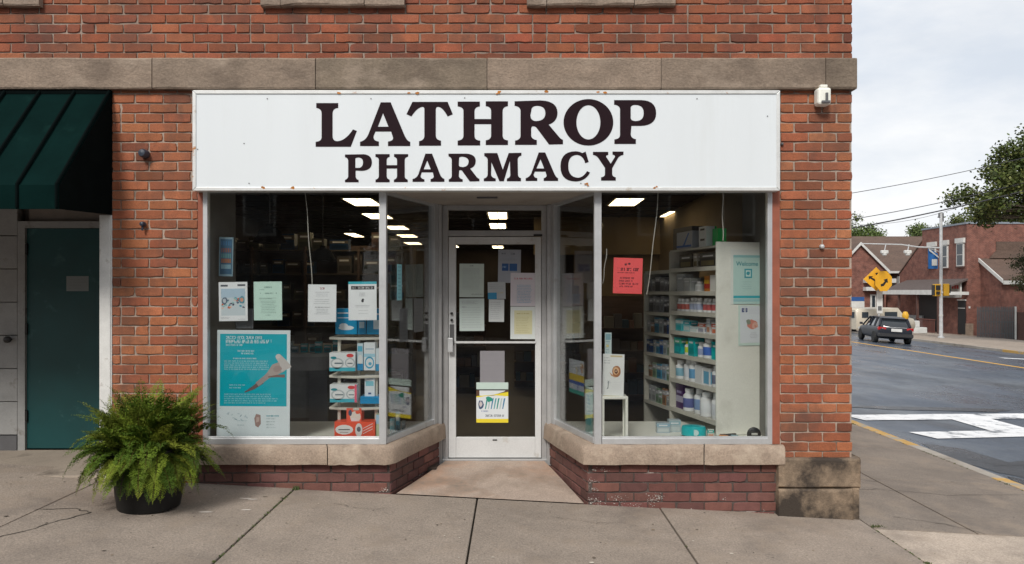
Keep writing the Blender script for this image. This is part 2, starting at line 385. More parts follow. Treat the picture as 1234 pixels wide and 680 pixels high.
# --- stone window sills with rounded corner towards the door
def sill(name,pts,z0,z1,inner):
    """pts: outer edge points; inner: inner edge points"""
    s=MB(); n=len(pts); prof=[(.0,z0),(-.0,z0+.02),(.004,z1-.035),(.016,z1-.012),(.05,z1)]
    base=len(s.v)
    for i in range(n):
        o=Vector(pts[i]); q=Vector(inner[i]); d=(q-o); d.normalize()
        for (k,z) in prof:
            jz=re.uniform(-.003,.003); jk=re.uniform(-.003,.003)
            s.v.append((o.x+d.x*(k+jk),o.y+d.y*(k+jk),z+jz))
        s.v.append((q.x,q.y,z1)); s.v.append((q.x,q.y,z0))
    K=len(prof)+2
    for i in range(n-1):
        for k in range(K):
            k2=(k+1)%K; s.face((base+i*K+k,base+i*K+k2,base+(i+1)*K+k2,base+(i+1)*K+k))
    s.face([base+k for k in range(K)][::-1]); s.face([base+(n-1)*K+k for k in range(K)])
    o=s.build(name,M_SILL,B,smooth=True)
    return o
def lin(a,b,n): return [tuple(Vector(a).lerp(Vector(b),i/n)) for i in range(n+1)]
SZ0,SZ1=.286,.432
def sillset(side):
    if side<0:
        A0,A1,C,D=(-2.47,-.06,0),(-.985,-.06,0),(-.905,.0,0),(-.60,RD-.005,0); iA0,iA1,iC,iD=(-2.47,.1,0),(-1.06,.1,0),(-1.05,.12,0),(-.76,RD-.005,0)
        j=X_(395,-.05)
    else:
        A0,A1,C,D=(2.105,-.06,0),(.60,-.06,0),(.53,.0,0),(.285,RD-.005,0); iA0,iA1,iC,iD=(2.105,.1,0),(.71,.1,0),(.70,.12,0),(.44,RD-.005,0)
        j=X_(848,-.05)
    t=(j-A0[0])/(A1[0]-A0[0])
    jp=Vector(A0).lerp(Vector(A1),t); ji=Vector(iA0).lerp(Vector(iA1),t); e=.004 if A1[0]>A0[0] else -.004
    sill("window_sill",lin(A0,(jp.x-e,jp.y,0),9),SZ0,SZ1,lin(iA0,(ji.x-e,ji.y,0),9))
    p=lin((jp.x+e,jp.y,0),A1,9)+[( (A1[0]+C[0])/2+(.012 if side<0 else -.012),(A1[1]+C[1])/2-.012,0)]+lin(C,D,7)
    q=lin((ji.x+e,ji.y,0),iA1,9)+[tuple((Vector(iA1)+Vector(iC))/2)]+lin(iC,iD,7)
    sill("window_sill",p,SZ0,SZ1,q)
sillset(-1); sillset(1)
# --- sub-sill infill under display floor
s=MB()
s.prism([(-2.445,.1,.28),(-1.06,.1,.28),(-.74,RD,.28),(-.74,.65+RD*.0+.4,.28),(-2.445,1.05,.28)],(0,0,.153)); s.build("display_floor",M_WHITE,B)
s=MB(); s.prism([(.71,.1,.28),(2.08,.1,.28),(2.08,1.05,.28),(.42,1.05,.28),(.42,RD,.28)],(0,0,.153))
s.build("display_floor",M_WHITE,B)
# --- window frames
FZ0,FZ1=.432,2.405
def frame_box(s,x0,x1,y0,y1,z0,z1): s.box(x0,x1,y0,y1,z0,z1)
GZ0,GZ1=.478,2.392
def post(s,x,y,w,d,ang,z0=FZ0,z1=FZ1+.1):
    M=Matrix.Translation((x,y,0))@Matrix.Rotation(ang,4,'Z'); s.box(-w/2,w/2,-d/2,d/2,z0,z1,M)
def bar(s,a,b,w,z0,z1,ext=0):
    a=Vector((*a,0)); b=Vector((*b,0)); d=b-a; L=d.length; an=math.atan2(d.y,d.x)
    M=Matrix.Translation(a)@Matrix.Rotation(an,4,'Z'); s.box(-ext,L+ext,-w/2,w/2,z0,z1,M)
def window(front0,front1,splay0,splay1,mull):
    s=MB()
    x0,x1=sorted((front0,front1))
    s.box(x0,x1,.0,.05,FZ0,GZ0); s.box(x0,x1,.006,.044,GZ0,GZ0+.012); s.box(x0,x1,.0,.05,GZ1,2.46)
    s.box(front0-.018,front0+.018,-.004,.054,FZ0,2.46)
    post(s,mull[0],mull[1],.056,.062,0)
    # splayed side
    bar(s,splay0,splay1,.045,FZ0+.001,GZ0+.002); bar(s,splay0,splay1,.045,GZ1-.01,2.45)
    an=math.atan2(splay1[1]-splay0[1],splay1[0]-splay0[0])
    post(s,splay1[0],splay1[1],.075,.06,an)
    f=s.build("shop_window",M_ALU,B,bevel=.003)
    g=MB(); g.box(x0+.01,x1-.0,.022,.028,GZ0-.005,GZ1+.005); g.build("pane",M_GLASS,f)
    g=MB(); bar(g,Vector(splay0).lerp(Vector(splay1),.03),Vector(splay0).lerp(Vector(splay1),.97),.006,GZ0-.004,GZ1+.004); g.build("pane",M_GLASS,f)
    return f
window(-2.385,-1.03,(-.995,.035),(-.705,.93),(-1.006,.028))
window(2.005,.70,(.655,.035),(.39,.93),(.668,.028))
s=MB(); s.box(-2.443,-2.402,.0,.12,.434,2.46); s.build("side_trim",M_DKRED,B); s=MB(); s.box(2.022,2.082,.0,.12,.434,2.46); s.build("side_trim",M_DKRED,B)
s=MB(); s.box(-2.444,-2.40,.121,.7,.43,2.7); s.build("window_return",mat("grey_return_wall",(.20,.19,.175),.8,var=.15,vs=3),B); s=MB(); s.box(2.06,2.083,.121,.9,.43,2.7); s.build("window_return",mat("grey_return_wall",(.20,.19,.175),.8,var=.15,vs=3),B)
# header behind the sign, soffit of the recess
s=MB(); s.box(Xl1-.002,Xr0+.002,.056,.30,2.46,ZC0); s.box(Xl1-.002,Xr0+.002,.001,.055,2.462,ZC0)
s.build("header_beam",M_WOODD,B)
s=MB(); s.prism([(-1.06,.0,2.405),(.72,.0,2.405),(.38,RD+.06,2.405),(-.70,RD+.06,2.405)],(0,0,.05)); s.box(-1.02,.69,-.02,.05,2.395,2.404)
s.build("soffit",M_SOFFIT,B)
s=MB(); s.box(-.29,-.12,.38,.42,2.392,2.403); s.build("soffit_fixture",M_GREYP,B)
# --- door and its frame
s=MB()
dx0,dx1=-.634,.317; Y0=RD
s.box(dx0-.09,dx0,Y0-.06,Y0+.08,.05,2.404); s.box(dx1,dx1+.09,Y0-.06,Y0+.08,.05,2.404)       # corner posts
s.box(dx0+.001,dx0+.052,Y0,Y0+.07,.05,2.404); s.box(dx1-.047,dx1-.001,Y0,Y0+.07,.05,2.404)
s.box(dx0+.052,dx1-.047,Y0,Y0+.07,2.125,2.175); s.box(dx0+.052,dx1-.047,Y0,Y0+.07,2.36,2.404)
s.box(dx0+.0,dx1-.0,Y0-.03,Y0+.12,.05,.098)
fr=s.build("door_frame",M_ALUD,B,bevel=.003)
g=MB(); g.box(dx0+.05,dx1-.045,Y0+.03,Y0+.036,2.17,2.365); g.build("transom_pane",M_GLASS,fr)
a,b=dx0+.056,dx1-.051
s=MB()
s.box(a,a+.068,Y0+.008,Y0+.052,.105,2.118); s.box(b-.055,b,Y0+.008,Y0+.052,.105,2.118)
s.box(a+.068,b-.055,Y0+.01,Y0+.05,2.05,2.118); s.box(a+.068,b-.055,Y0+.01,Y0+.05,.105,.292)
dr=s.build("shop_door",M_ALUP,B,bevel=.004)
g=MB(); g.box(a+.06,b-.05,Y0+.027,Y0+.033,.285,2.055); g.build("pane",M_GLASS,dr)
s=MB(); s.box(a+.06,b-.05,Y0-.004,Y0+.02,1.148,1.166); s.build("push_bar",M_ALUP,dr)
s=MB(); s.box(a+.012,a+.05,Y0-.004,Y0+.009,1.13,1.32); s.build("lock_plate",M_GREYP,dr)
s=MB(); s.box(a-.004,a+.045,Y0-.05,Y0-.03,1.07,1.20); s.box(a+.01,a+.035,Y0-.03,Y0+.009,1.08,1.1); s.box(a+.01,a+.035,Y0-.03,Y0+.009,1.17,1.19); s.build("handle",M_STEEL,dr,bevel=.006)
s=MB(); s.lathe([(.012,0),(.012,.02),(.0,.022)],(a+.03,Y0+.006,1.42),12,Matrix.Rotation(rad(90),4,'X')); s.build("lock_cylinder",M_BLACK,dr); s=MB(); s.lathe([(.012,0),(.012,.02),(.0,.022)],(a+.03,Y0+.006,1.36),12,Matrix.Rotation(rad(90),4,'X')); s.build("lock_cylinder",M_BLACK,dr)
s=MB(); s.box((a+b)/2-.02,(a+b)/2+.02,Y0+.006,Y0+.012,.262,.272); s.build("door_stop",M_BLACK,dr)
s=MB(); s.box(b-.07,b+.01,Y0-.006,Y0+.009,2.122,2.14); s.build("hinge",M_BLACK,dr)
# --- inside of the shop
IX0,IX1,IY1=-4.3,2.36,15.5
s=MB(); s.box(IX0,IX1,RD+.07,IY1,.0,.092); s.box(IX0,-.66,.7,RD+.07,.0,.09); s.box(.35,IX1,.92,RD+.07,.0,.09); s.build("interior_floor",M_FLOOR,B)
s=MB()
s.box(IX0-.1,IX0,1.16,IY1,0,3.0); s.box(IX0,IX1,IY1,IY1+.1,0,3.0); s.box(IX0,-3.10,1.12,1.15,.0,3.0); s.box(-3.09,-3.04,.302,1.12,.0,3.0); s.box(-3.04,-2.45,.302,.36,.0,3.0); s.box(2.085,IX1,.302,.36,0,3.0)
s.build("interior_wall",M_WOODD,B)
s=MB(); s.box(IX1-.0,IX1+.05,.31,IY1,0,3.0); s.box(.35,IX1,6.3,6.4,2.2,2.80); s.box(1.0,IX1-.0,6.41,6.5,.09,2.4); s.build("interior_wall",M_TANW,B)
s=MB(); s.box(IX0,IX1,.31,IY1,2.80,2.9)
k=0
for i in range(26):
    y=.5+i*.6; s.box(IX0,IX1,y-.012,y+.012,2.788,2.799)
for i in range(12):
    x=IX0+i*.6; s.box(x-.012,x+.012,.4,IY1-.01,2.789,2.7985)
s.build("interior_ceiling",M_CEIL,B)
# --- left entry of the neighbouring door
s=MB()
s.box(-7,-3.2,.0,.02+.28,2.42,ZC0); s.box(-3.115,-3.105,.009,1.0,.0,2.42) ; s.box(-7.0,-4.46,1.0,1.05,.15,2.42); s.box(-4.46,-3.11,1.06,1.1,.15,2.42); s.box(-7.0,-3.11,.3,1.1,2.42,2.5)
s.box(-4.37,-3.12,.985,1.055,2.235,2.42)
s.build("entry_wall",mat("entry_plaster",(.20,.17,.145),.8,var=.2,vs=3,stain=(.12,.1,.08),sth=(.55,.7)),B)
s=MB(); s.box(-3.203,-3.118,-.012,.1,.13,2.215); s.box(-3.118,-3.109,-.006,.1,.1,2.215)
s.build("corner_trim",M_WHITEW,B,bevel=.004)
s=MB(); s.box(-4.44,-4.375,.93,1.0,.19,2.25); s.box(-4.375,-3.12,.93,1.0,2.19,2.25); s.build("door_frame",mat("shaded_white_paint",(.27,.27,.265),.6,var=.15,vs=5,stain=(.15,.135,.12),sth=(.58,.7),ss=5),B)  # white paint greyed for the shade under the awning, with its own stains
s=MB(); s.box(-4.372,-3.46,.955,.995,.205,2.188); td=s.build("teal_door",M_TEAL,B,bevel=.003)
for z in (.45,1.23,1.95):
    s=MB(); s.box(-4.385,-4.36,.935,.956,z,z+.1); s.build("hinge",M_BLACK,td)
s=MB()
n=7
for i in range(n):
    z0=.33+i*(2.42-.33)/n; s.box(-7,-4.443,.93,.995,z0+.003,z0+(2.42-.33)/n-.003)
pn=s.build("plank_panel",mat("shaded_white_paint",(.42,.42,.41),.6,var=.15,vs=5,stain=(.2,.18,.16),sth=(.58,.7),ss=5),B,bevel=.005)
s=MB(); s.lathe([(.012,0),(.012,.03),(.03,.035),(.03,.06),(.02,.07),(.0,.072)],(-4.5,.93,1.19),14,Matrix.Rotation(rad(90),4,'X')); s.build("knob",M_BLACK,pn,smooth=True)
s=MB(); s.box(-7,-4.443,.92,.995,.18,.325); s.build("base_board",M_GREYP,B)
# concrete steps
s=MB(); s.prism([(-7.0,-.02,-.1),(-3.205,-.02,-.1),(-3.205,.96,-.1),(-7.0,.96,-.1)],(0,0,.293)); s.build("door_step",mat("step_concrete",(.30,.25,.20),.9,var=.15,vs=2,fine=.12,bump=.003,bs=80,stain=(.12,.095,.075),sth=(.55,.7),ss=2.5),B,bevel=.012)
s=MB()
n=10
base=len(s.v)
for j in range(n+1):
    t=j/n; y=-.003+(RD-.015)*t
    xa=-.90+(.30)*t; xb=.56-(.27)*t
    for i in range(n+1):
        x=xa+(xb-xa)*i/n
        z=(gz(x)+.004)*(1-t)+.085*t
        s.v.append((x,y,z))
for j in range(n):
    for i in range(n): q=base+j*(n+1)+i; s.face((q,q+1,q+n+2,q+n+1))
s.build("entry_slab",M_RECESS,B,smooth=True)
# ================================================================ shop sign
SY=-.105
sx0,sx1=X_(232,SY),X_(940,SY); sz0,sz1=Z_(230,SY),Z_(109,SY)
SG=root("shop_sign",((sx0+sx1)/2,SY,sz0),"long white box sign with dark LATHROP PHARMACY lettering above the shop windows","sign")
s=MB(); s.box(sx0+.026,sx1-.026,SY+.004,-.003,sz0+.02,sz1-.02); s.build("panel",M_SIGN,SG)
s=MB()
w_=.027
def mitre(x0,z0,x1,z1,ix0,iz0,ix1,iz1):
    s.prism([(x0,SY-.004,z0),(x1,SY-.004,z1),(ix1,SY-.004,iz1),(ix0,SY-.004,iz0)],(0,.104,0))
e=.0015
mitre(sx0+e,sz1,sx1-e,sz1,sx0+w_+e,sz1-w_,sx1-w_-e,sz1-w_); mitre(sx0+e,sz0,sx1-e,sz0,sx0+w_+e,sz0+w_,sx1-w_-e,sz0+w_)
mitre(sx0,sz0+e,sx0,sz1-e,sx0+w_,sz0+w_+e,sx0+w_,sz1-w_-e); mitre(sx1,sz0+e,sx1,sz1-e,sx1-w_,sz0+w_+e,sx1-w_,sz1-w_-e)
fm=s.build("frame",M_RUST,SG,bevel=.003)
# rust streaks and screws
s=MB(); rr=random.Random(9)
for (px,py,wd,hg) in ((316,226,4,5),(354,227,4,3),(500,113,20,2),(598,112,12,2.5),(660,111,9,3),(707,223,4,3),(790,226,3,2),(410,112,8,1.5),(725,111,10,1.5)):
    for k in range(3):
        p=P(px+rr.uniform(-wd/2,wd/2),py+rr.uniform(-hg/2,hg/2),SY-.0045-.0002*k); r0=.006+.006*rr.random()
        n=8; s.poly([(p.x+r0*1.6*rr.uniform(.5,1.1)*math.cos(6.283*i/n),p.y,p.z+r0*rr.uniform(.5,1)*math.sin(6.283*i/n)) for i in range(n)])
tag(s.build("rust_spot",mat("rust",(.42,.16,.03),.9,var=.4,vs=40),SG),kind="stuff")
s=MB()
for (px,py) in ((322,119),(447,119),(294,173),(238,180),(560,118),(840,119),(925,140),(300,221),(700,221)):
    p=P(px,py,SY); s.lathe([(.0045,0),(.0045,.003),(0,.004)],(p.x,SY+.003,p.z),8,Matrix.Rotation(rad(90),4,'X'))
tag(s.build("screw",M_GREYP,SG),kind="stuff")
def q2(p0,p1,p2,n=7): return [((1-t)**2*p0[0]+2*(1-t)*t*p1[0]+t*t*p2[0],(1-t)**2*p0[1]+2*(1-t)*t*p1[1]+t*t*p2[1]) for t in [i/n for i in range(1,n+1)]]
def parse(txt):
    out=[]; toks=txt.split(); i=0
    while i<len(toks):
        if toks[i]=='q':
            c=tuple(map(float,toks[i+1].split(','))); e=tuple(map(float,toks[i+2].split(','))); out+=q2(out[-1],c,e); i+=3
        else: out.append(tuple(map(float,toks[i].split(',')))); i+=1
    return out
def ell(cx,cy,rx,ry,n=56,p=1.0):
    return [(cx+rx*math.cos(6.2832*i/n),cy+ry*math.sin(6.2832*i/n)) for i in range(n)]
def glyph(name,loops,ox):
    cu=bpy.data.curves.new(name,'CURVE'); cu.dimensions='2D'; cu.fill_mode='BOTH'; cu.extrude=.0015
    for lp in loops:
        sp=cu.splines.new('POLY'); pts=[]
        for (x,y) in lp:
            px=370+(x+ox)/5.609; py=110+y/5.609; pts.append((X_(px,SY),Z_(py,SY)))
        sp.points.add(len(pts)-1)
        for p_,c_ in zip(sp.points,pts): p_.co=(c_[0]-WL[SG].x,c_[1]-WL[SG].z,0,1)
        sp.use_cyclic_u=True
    tmp=bpy.data.objects.new("tmp",cu); COL.objects.link(tmp)
    dg=bpy.context.evaluated_depsgraph_get(); me=bpy.data.meshes.new_from_object(tmp.evaluated_get(dg))
    bpy.data.objects.remove(tmp); bpy.data.curves.remove(cu)
    me.name=name; me.transform(Matrix.Rotation(rad(90),4,'X')); me.transform(Matrix.Translation((0,SY-WL[SG].y+.0028,0)))
    me.materials.clear(); me.materials.append(M_LETTER)
    o=bpy.data.objects.new(name,me); COL.objects.link(o); o.parent=SG; return o
G=1178
big=[
("L",0,["62,80 210,80 210,112 q 172,115 172,150 172,300 q 172,338 205,338 q 260,335 310,258 336,268 295,375 58,375 58,342 q 98,340 98,310 98,150 q 98,118 62,112"]),
("A",0,["498,75 565,75 655,290 q 675,338 697,342 697,370 547,370 547,340 q 588,335 580,310 568,272 462,272 450,300 q 442,335 485,340 485,370 358,370 358,342 q 395,335 415,290","513,148 550,240 478,240"]),
("T",0,["712,72 950,72 985,155 950,170 q 915,105 885,105 q 870,105 870,125 870,295 q 870,330 905,334 905,368 757,368 757,338 q 793,332 793,300 793,125 q 793,105 780,105 q 745,108 705,170 672,155"]),
("H",0,["1018,70 1168,70 1168,102 q 1132,106 1132,135 1132,188 1244,188 1244,135 q 1244,104 1208,100 1208,68 1358,68 1358,100 q 1322,104 1322,135 1322,298 q 1322,330 1358,332 1358,363 1208,363 1208,332 q 1244,328 1244,298 1244,222 1132,222 1132,300 q 1132,332 1170,334 1170,366 1018,366 1018,334 q 1057,330 1057,300 1057,135 q 1057,106 1018,102"]),
("R",G,["225,68 400,62 q 515,66 515,145 q 515,205 455,225 525,308 q 538,325 552,328 552,358 458,360 372,245 q 362,235 345,237 q 337,240 337,260 337,300 q 340,325 375,330 375,362 228,362 228,334 q 265,328 265,300 265,130 q 262,102 225,98","338,130 q 338,100 375,98 q 433,98 433,148 q 433,200 370,202 q 332,200 332,160"]),
("P",G,["898,60 1080,60 q 1182,62 1182,148 q 1182,232 1075,234 1015,234 1010,290 q 1012,320 1045,324 1045,356 900,356 900,326 q 938,322 938,295 938,122 q 935,95 898,90","1010,110 q 1012,92 1045,92 q 1098,94 1098,148 q 1098,200 1045,202 q 1010,200 1010,180"]),
("P",0,["256,428 385,426 q 438,432 438,480 q 438,535 370,538 328,536 328,575 q 330,595 348,600 348,615 256,615 256,600 q 278,592 278,570 278,470 q 276,450 256,446","326,455 q 328,448 350,448 q 378,452 378,480 q 378,515 350,518 326,518"]),
("H",0,["462,425 558,425 558,443 q 538,448 538,465 538,500 608,500 608,465 q 606,448 588,443 588,425 683,425 683,441 q 660,447 660,465 660,572 q 660,592 680,598 680,614 587,614 587,598 q 608,592 608,572 608,522 538,522 538,572 q 538,592 558,598 558,615 463,615 463,598 q 485,592 485,572 485,465 q 485,448 462,443"]),
("A",0,["800,422 845,422 900,565 q 912,590 928,592 928,612 835,612 835,594 q 862,588 855,570 850,548 775,548 768,570 q 765,590 793,596 793,612 713,612 713,594 q 740,588 752,562","812,468 836,528 788,528"]),
("R",0,["956,422 1080,422 q 1140,428 1140,470 q 1140,510 1102,522 1145,578 q 1155,590 1165,592 1165,608 1100,610 1048,538 q 1040,530 1028,535 1026,572 q 1028,590 1052,596 1052,612 958,612 958,596 q 978,590 978,570 978,465 q 975,445 956,440","1028,450 q 1030,442 1050,442 q 1092,446 1092,476 q 1090,510 1055,513 q 1026,512 1026,500"]),
("M",G,["20,418 108,418 145,530 185,418 271,416 271,435 q 248,440 246,460 248,565 q 250,583 268,588 268,608 173,608 173,590 q 196,585 196,565 193,470 152,608 122,608 68,480 66,565 q 70,585 97,590 97,608 17,608 17,590 q 42,585 43,560 43,465 q 42,445 20,438"]),
("A",G,["388,414 432,414 495,560 q 508,585 519,588 519,606 422,606 422,588 q 445,582 440,565 434,543 362,543 354,562 q 352,582 378,588 378,606 300,606 300,588 q 325,582 338,555","400,460 425,522 372,522"]),
("C",G,["683,418 705,408 726,478 702,486 q 690,435 648,430 q 588,432 588,505 q 588,582 655,585 q 690,582 715,540 735,550 q 705,608 638,610 q 535,608 535,508 q 535,408 636,406 q 665,407 683,418"]),
("Y",G,["755,410 858,410 858,430 q 840,432 845,445 875,490 903,445 q 908,432 887,428 887,408 961,408 961,430 q 935,435 925,450 885,520 885,560 q 887,578 909,582 909,604 810,604 810,582 q 836,578 836,560 836,518 790,450 q 775,432 755,430"]),
]
for (nm,ox,lp) in big: glyph("letter",[parse(t) for t in lp],ox)
glyph("letter",[ell(724,210,168,157),ell(724,210,81,116)],G)
# ================================================================ awning over the neighbouring door
ax=-3.105; ar=0.71
AW=root("awning",(-5,0,3.16),"dark green canvas awning with raised ribs over the teal door","awning")
def awn_pt(x,t): # t 0 wall .. 1 front
    return Vector((x,-.012-(ar-.012)*t,3.165+(2.35-3.165)*t))
s=MB(); n=40
xs=[-7.0+(ax+7.0)*i/n for i in range(n+1)]
for i in range(n):
    for j in range(6):
        t0,t1=j/6,(j+1)/6
        sag=lambda x,t: awn_pt(x,t)-Vector((0,0,.012*math.sin(math.pi*t)*abs(math.sin((x-ax)*math.pi/.27))))
        s.poly([sag(xs[i],t1),sag(xs[i+1],t1),sag(xs[i+1],t0),sag(xs[i],t0)])
s.build("canopy",M_AWN,AW,smooth=True)
s=MB(); s.box(-7.0,ax,-ar-.006,-ar+.002,2.187,2.352); s.build("valance",M_AWN,AW)
s=MB()
s.prism([(ax-.004,-.012,3.163),(ax-.004,-ar,2.348),(ax-.004,-ar,2.187),(ax-.004,-.012,2.215)],(.006,0,0)); s.build("side_panel",mat("black_canvas",(.003,.005,.005),.9,var=.2,spec=.02),AW); s=MB(); s.prism([(-7,-.012,3.163),(-7,-ar,2.348),(-7,-ar,2.187),(-7,-.012,2.215)],(-.006,0,0))
s.build("side_panel",mat("black_canvas",(.003,.005,.005),.9,var=.2,spec=.02),AW)
s=MB()
x=ax-.012
while x>-7:
    a=awn_pt(x,0)+Vector((0,-.012,.010)); b=awn_pt(x,1)+Vector((0,-.012,.006)); s.tube([a,b,b+Vector((0,0,-.16))],.011,6); x-=.27
s.build("rib",mat("dark_rib",(.0025,.005,.005),.9,spec=.03),AW)
s=MB(); s.box(-7,ax,-.03,-.002,3.15,3.178); s.build("wall_rail",MATS["black_canvas"],AW)
# ================================================================ small fixtures on the brickwork
FL=root("security_light",P(991,128,-.06),"small white security light box on the brick pier under the cornice","lamp")
p=P(991,128,-.05)
s=MB(); s.box(p.x-.052,p.x+.052,-.10,-.004,p.z,p.z+.135); s.build("housing",M_WHITE,FL,bevel=.02)
s=MB(); s.box(p.x-.028,p.x+.028,-.085,-.005,p.z+.136,p.z+.158); s.build("cap",M_WHITE,FL,bevel=.006)
s=MB(); s.box(p.x+.002,p.x+.022,-.112,-.1005,p.z+.03,p.z+.09); s.box(p.x-.028,p.x+.036,-.118,-.1005,p.z+.010,p.z+.029); s.build("sensor",M_GREYP,FL,bevel=.003)
def knob(px,py,r0,ln,label,m,dz=0):
    q=P(px,py,-.04); s=MB(); s.lathe([(r0*.8,0),(r0,.006),(r0,ln*.7),(r0*.75,ln),(0,ln+.004)],(q.x,-.001,q.z),14,Matrix.Rotation(rad(90),4,'X'))
    if dz: s.tube([(q.x,-.03,q.z),(q.x,-.033,q.z-.05)],.008,8)
    return tag(s.build("wall_fitting",m,smooth=True),label,"fitting")
knob(173,185,.034,.075,"round dark blue grey wall fitting on the left brick pier beside the awning",mat("blue_grey_plastic",(.035,.045,.065),.4),0)
knob(171,270,.02,.05,"small dark wall hook below the round fitting on the left brick pier",mat("dark_blue_metal",(.02,.03,.05),.4),1)
knob(992,297,.018,.03,"small pale grey stud on the right brick pier",M_STEEL,0)
knob(944,173,.012,.02,"tiny dark bolt on the right end of the white sign",M_GREYP,0)
# ================================================================ papers, posters and stock
rp=random.Random(21)
WHT=(.78,.80,.82); MINT=(.55,.74,.66); TEALC=(.0,.38,.47); INK=(.08,.09,.11); GRY=(.35,.37,.40); RED=(.75,.13,.12)
class Sheet(MB):
    """a sheet of paper or card in its own plane: u to the right, z up, face towards -Y"""
    def __init__(s,w,h,bg,th=.0012,curl=.004):
        super().__init__(); s.w=w; s.h=h; s.lay=0; s.th=th
        n=6; base=len(s.v); s.col(bg)
        s.curl=curl
        for i in range(n+1):
            for j in (0,1):
                u=-w/2+w*i/n; z=h*j
                s.v.append((u,s.bow(u,z),z)); s.v.append((u,s.bow(u,z)+th,z))
        for i in range(n):
            a=base+i*4; b=a+4
            s.face((a,b,b+2,a+2)); s.face((a+1,a+3,b+3,b+1)); s.face((a,a+1,b+1,b)); s.face((a+2,b+2,b+3,a+3))
        s.face((base,base+2,base+3,base+1)); e=base+n*4; s.face((e,e+1,e+3,e+2))
    def bow(s,u,z): return s.curl*((2*u/s.w)**2)*.5
    def rect(s,u0,u1,z0,z1,c,sub=True):
        """fractions of the sheet, z from the top"""
        s.lay+=1; s.col(c); y=-.00045-.000012*s.lay
        n=max(1,int(abs(u1-u0)*6)) 
        for i in range(n):
            a=u0+(u1-u0)*i/n; b=u0+(u1-u0)*(i+1)/n
            A,B_=(-s.w/2+a*s.w),(-s.w/2+b*s.w); Zt,Zb=s.h*(1-z0),s.h*(1-z1)
            s.poly([(A,s.bow(A,0)+y,Zb),(B_,s.bow(B_,0)+y,Zb),(B_,s.bow(B_,0)+y,Zt),(A,s.bow(A,0)+y,Zt)])
    def blob(s,u,z,ru,rz,c,n=12,j=.15,ang=0):
        s.lay+=1; s.col(c); y=-.00045-.000012*s.lay
        pts=[]
        for i in range(n):
            k=1+rp.uniform(-j,j); a=ru*s.w*math.cos(6.283*i/n)*k; b=rz*s.h*math.sin(6.283*i/n)*k
            U=-s.w/2+u*s.w+a*math.cos(ang)-b*math.sin(ang); Z=s.h*(1-z)+a*math.sin(ang)+b*math.cos(ang)
            pts.append((U,s.bow(U,0)+y,Z))
        s.poly(pts)
    def shape(s,pts,c):
        s.lay+=1; s.col(c); y=-.00045-.000012*s.lay
        q=[]
        for (u,z) in pts:
            U=-s.w/2+u*s.w; q.append((U,s.bow(U,0)+y,s.h*(1-z)))
        s.poly(q)
    def line(s,u0,u1,z,hh,c):
        """a line of small print: words of little strokes"""
        s.lay+=1; s.col(c); y=-.00045-.000012*s.lay
        u=u0; H=hh*s.h
        while u<u1:
            wl=rp.randint(2,8)
            for k in range(wl):
                lw=hh*s.h/s.w*rp.uniform(.35,.65)
                if u+lw>u1: break
                t=rp.choice((0,1,2,3)); A=-s.w/2+u*s.w; B_=A+lw*s.w*.8; Z0=s.h*(1-z); yy=s.bow(A,0)+y
                st=H*.26
                if t in(0,2): s.poly([(A,yy,Z0-H),(A+st,yy,Z0-H),(A+st,yy,Z0),(A,yy,Z0)])
                if t in(1,2,3): s.poly([(A,yy,Z0-st),(B_,yy,Z0-st),(B_,yy,Z0),(A,yy,Z0)])
                if t in(0,1,3): s.poly([(A+st*.2,yy,Z0-H),(B_,yy,Z0-H),(B_,yy,Z0-H+st),(A+st*.2,yy,Z0-H+st)])
                if t==3: s.poly([(B_-st,yy,Z0-H),(B_,yy,Z0-H),(B_,yy,Z0),(B_-st,yy,Z0)])
                u+=lw
            u+=hh*s.h/s.w*.55
    def lines(s,u0,u1,z0,z1,n,c,hh=.02,rag=.3,centre=False):
        for i in range(n):
            z=z0+(z1-z0)*i/max(1,n-1); r=rp.uniform(0,rag)*(u1-u0)
            if centre: s.line(u0+r/2,u1-r/2,z,hh,c)
            else: s.line(u0,u1-r,z,hh,c)
    def text(s,txt,u,z,hh,c,bold=0):
        cu=bpy.data.curves.new("t",'FONT'); cu.body=txt; cu.size=hh*s.h; cu.align_x='CENTER'; cu.align_y='CENTER'; cu.offset=bold
        t=bpy.data.objects.new("t",cu); COL.objects.link(t); dg=bpy.context.evaluated_depsgraph_get()
        me=bpy.data.meshes.new_from_object(t.evaluated_get(dg)); bpy.data.objects.remove(t); bpy.data.curves.remove(cu)
        s.lay+=1; s.col(c); y=-.00045-.000012*s.lay
        U=-s.w/2+u*s.w; Zc=s.h*(1-z)
        for p in me.polygons:
            pts=[]
            for i in p.vertices:
                v=me.vertices[i].co; uu=U+v.x; pts.append((uu,s.bow(uu,0)+y,Zc+v.y))
            s.poly(pts)
        bpy.data.meshes.remove(me)
def put(sh,name,label,cat,x0,x1,ztop,zbot,Y,rotz=0,roll=0,pitch=0,group=None,m=None):
    """x0..ztop are survey pixels at depth Y"""
    c=P((x0+x1)/2,zbot,Y)
    o=sh.build(name,m or M_PRINT,None,loc=tuple(c),rot=(pitch,roll,rotz),world=False)
    return tag(o,label,cat,group)
def put_panel(sh,name,label,cat,b,off,group=None):
    lx=(X_((b[0]+b[1])/2,SY0+.05)-sx)/math.cos(SA); x,y,_=SP(lx,-.02-off,0)
    o=sh.build(name,M_PRINT,None,loc=(x,y,Z_(b[3],y)),rot=(0,0,SA),world=False); return tag(o,label,cat,group)
def size(x0,x1,z0,z1,Y): k=(Y-CY)/F; return (x1-x0)*k,(z1-z0)*k
def paper(px0,px1,py0,py1,Y,bg,**k):
    w,h=size(px0,px1,py0,py1,Y); return Sheet(w,h,bg,**k)
PG="papers taped inside the shop glass"
YW=.034
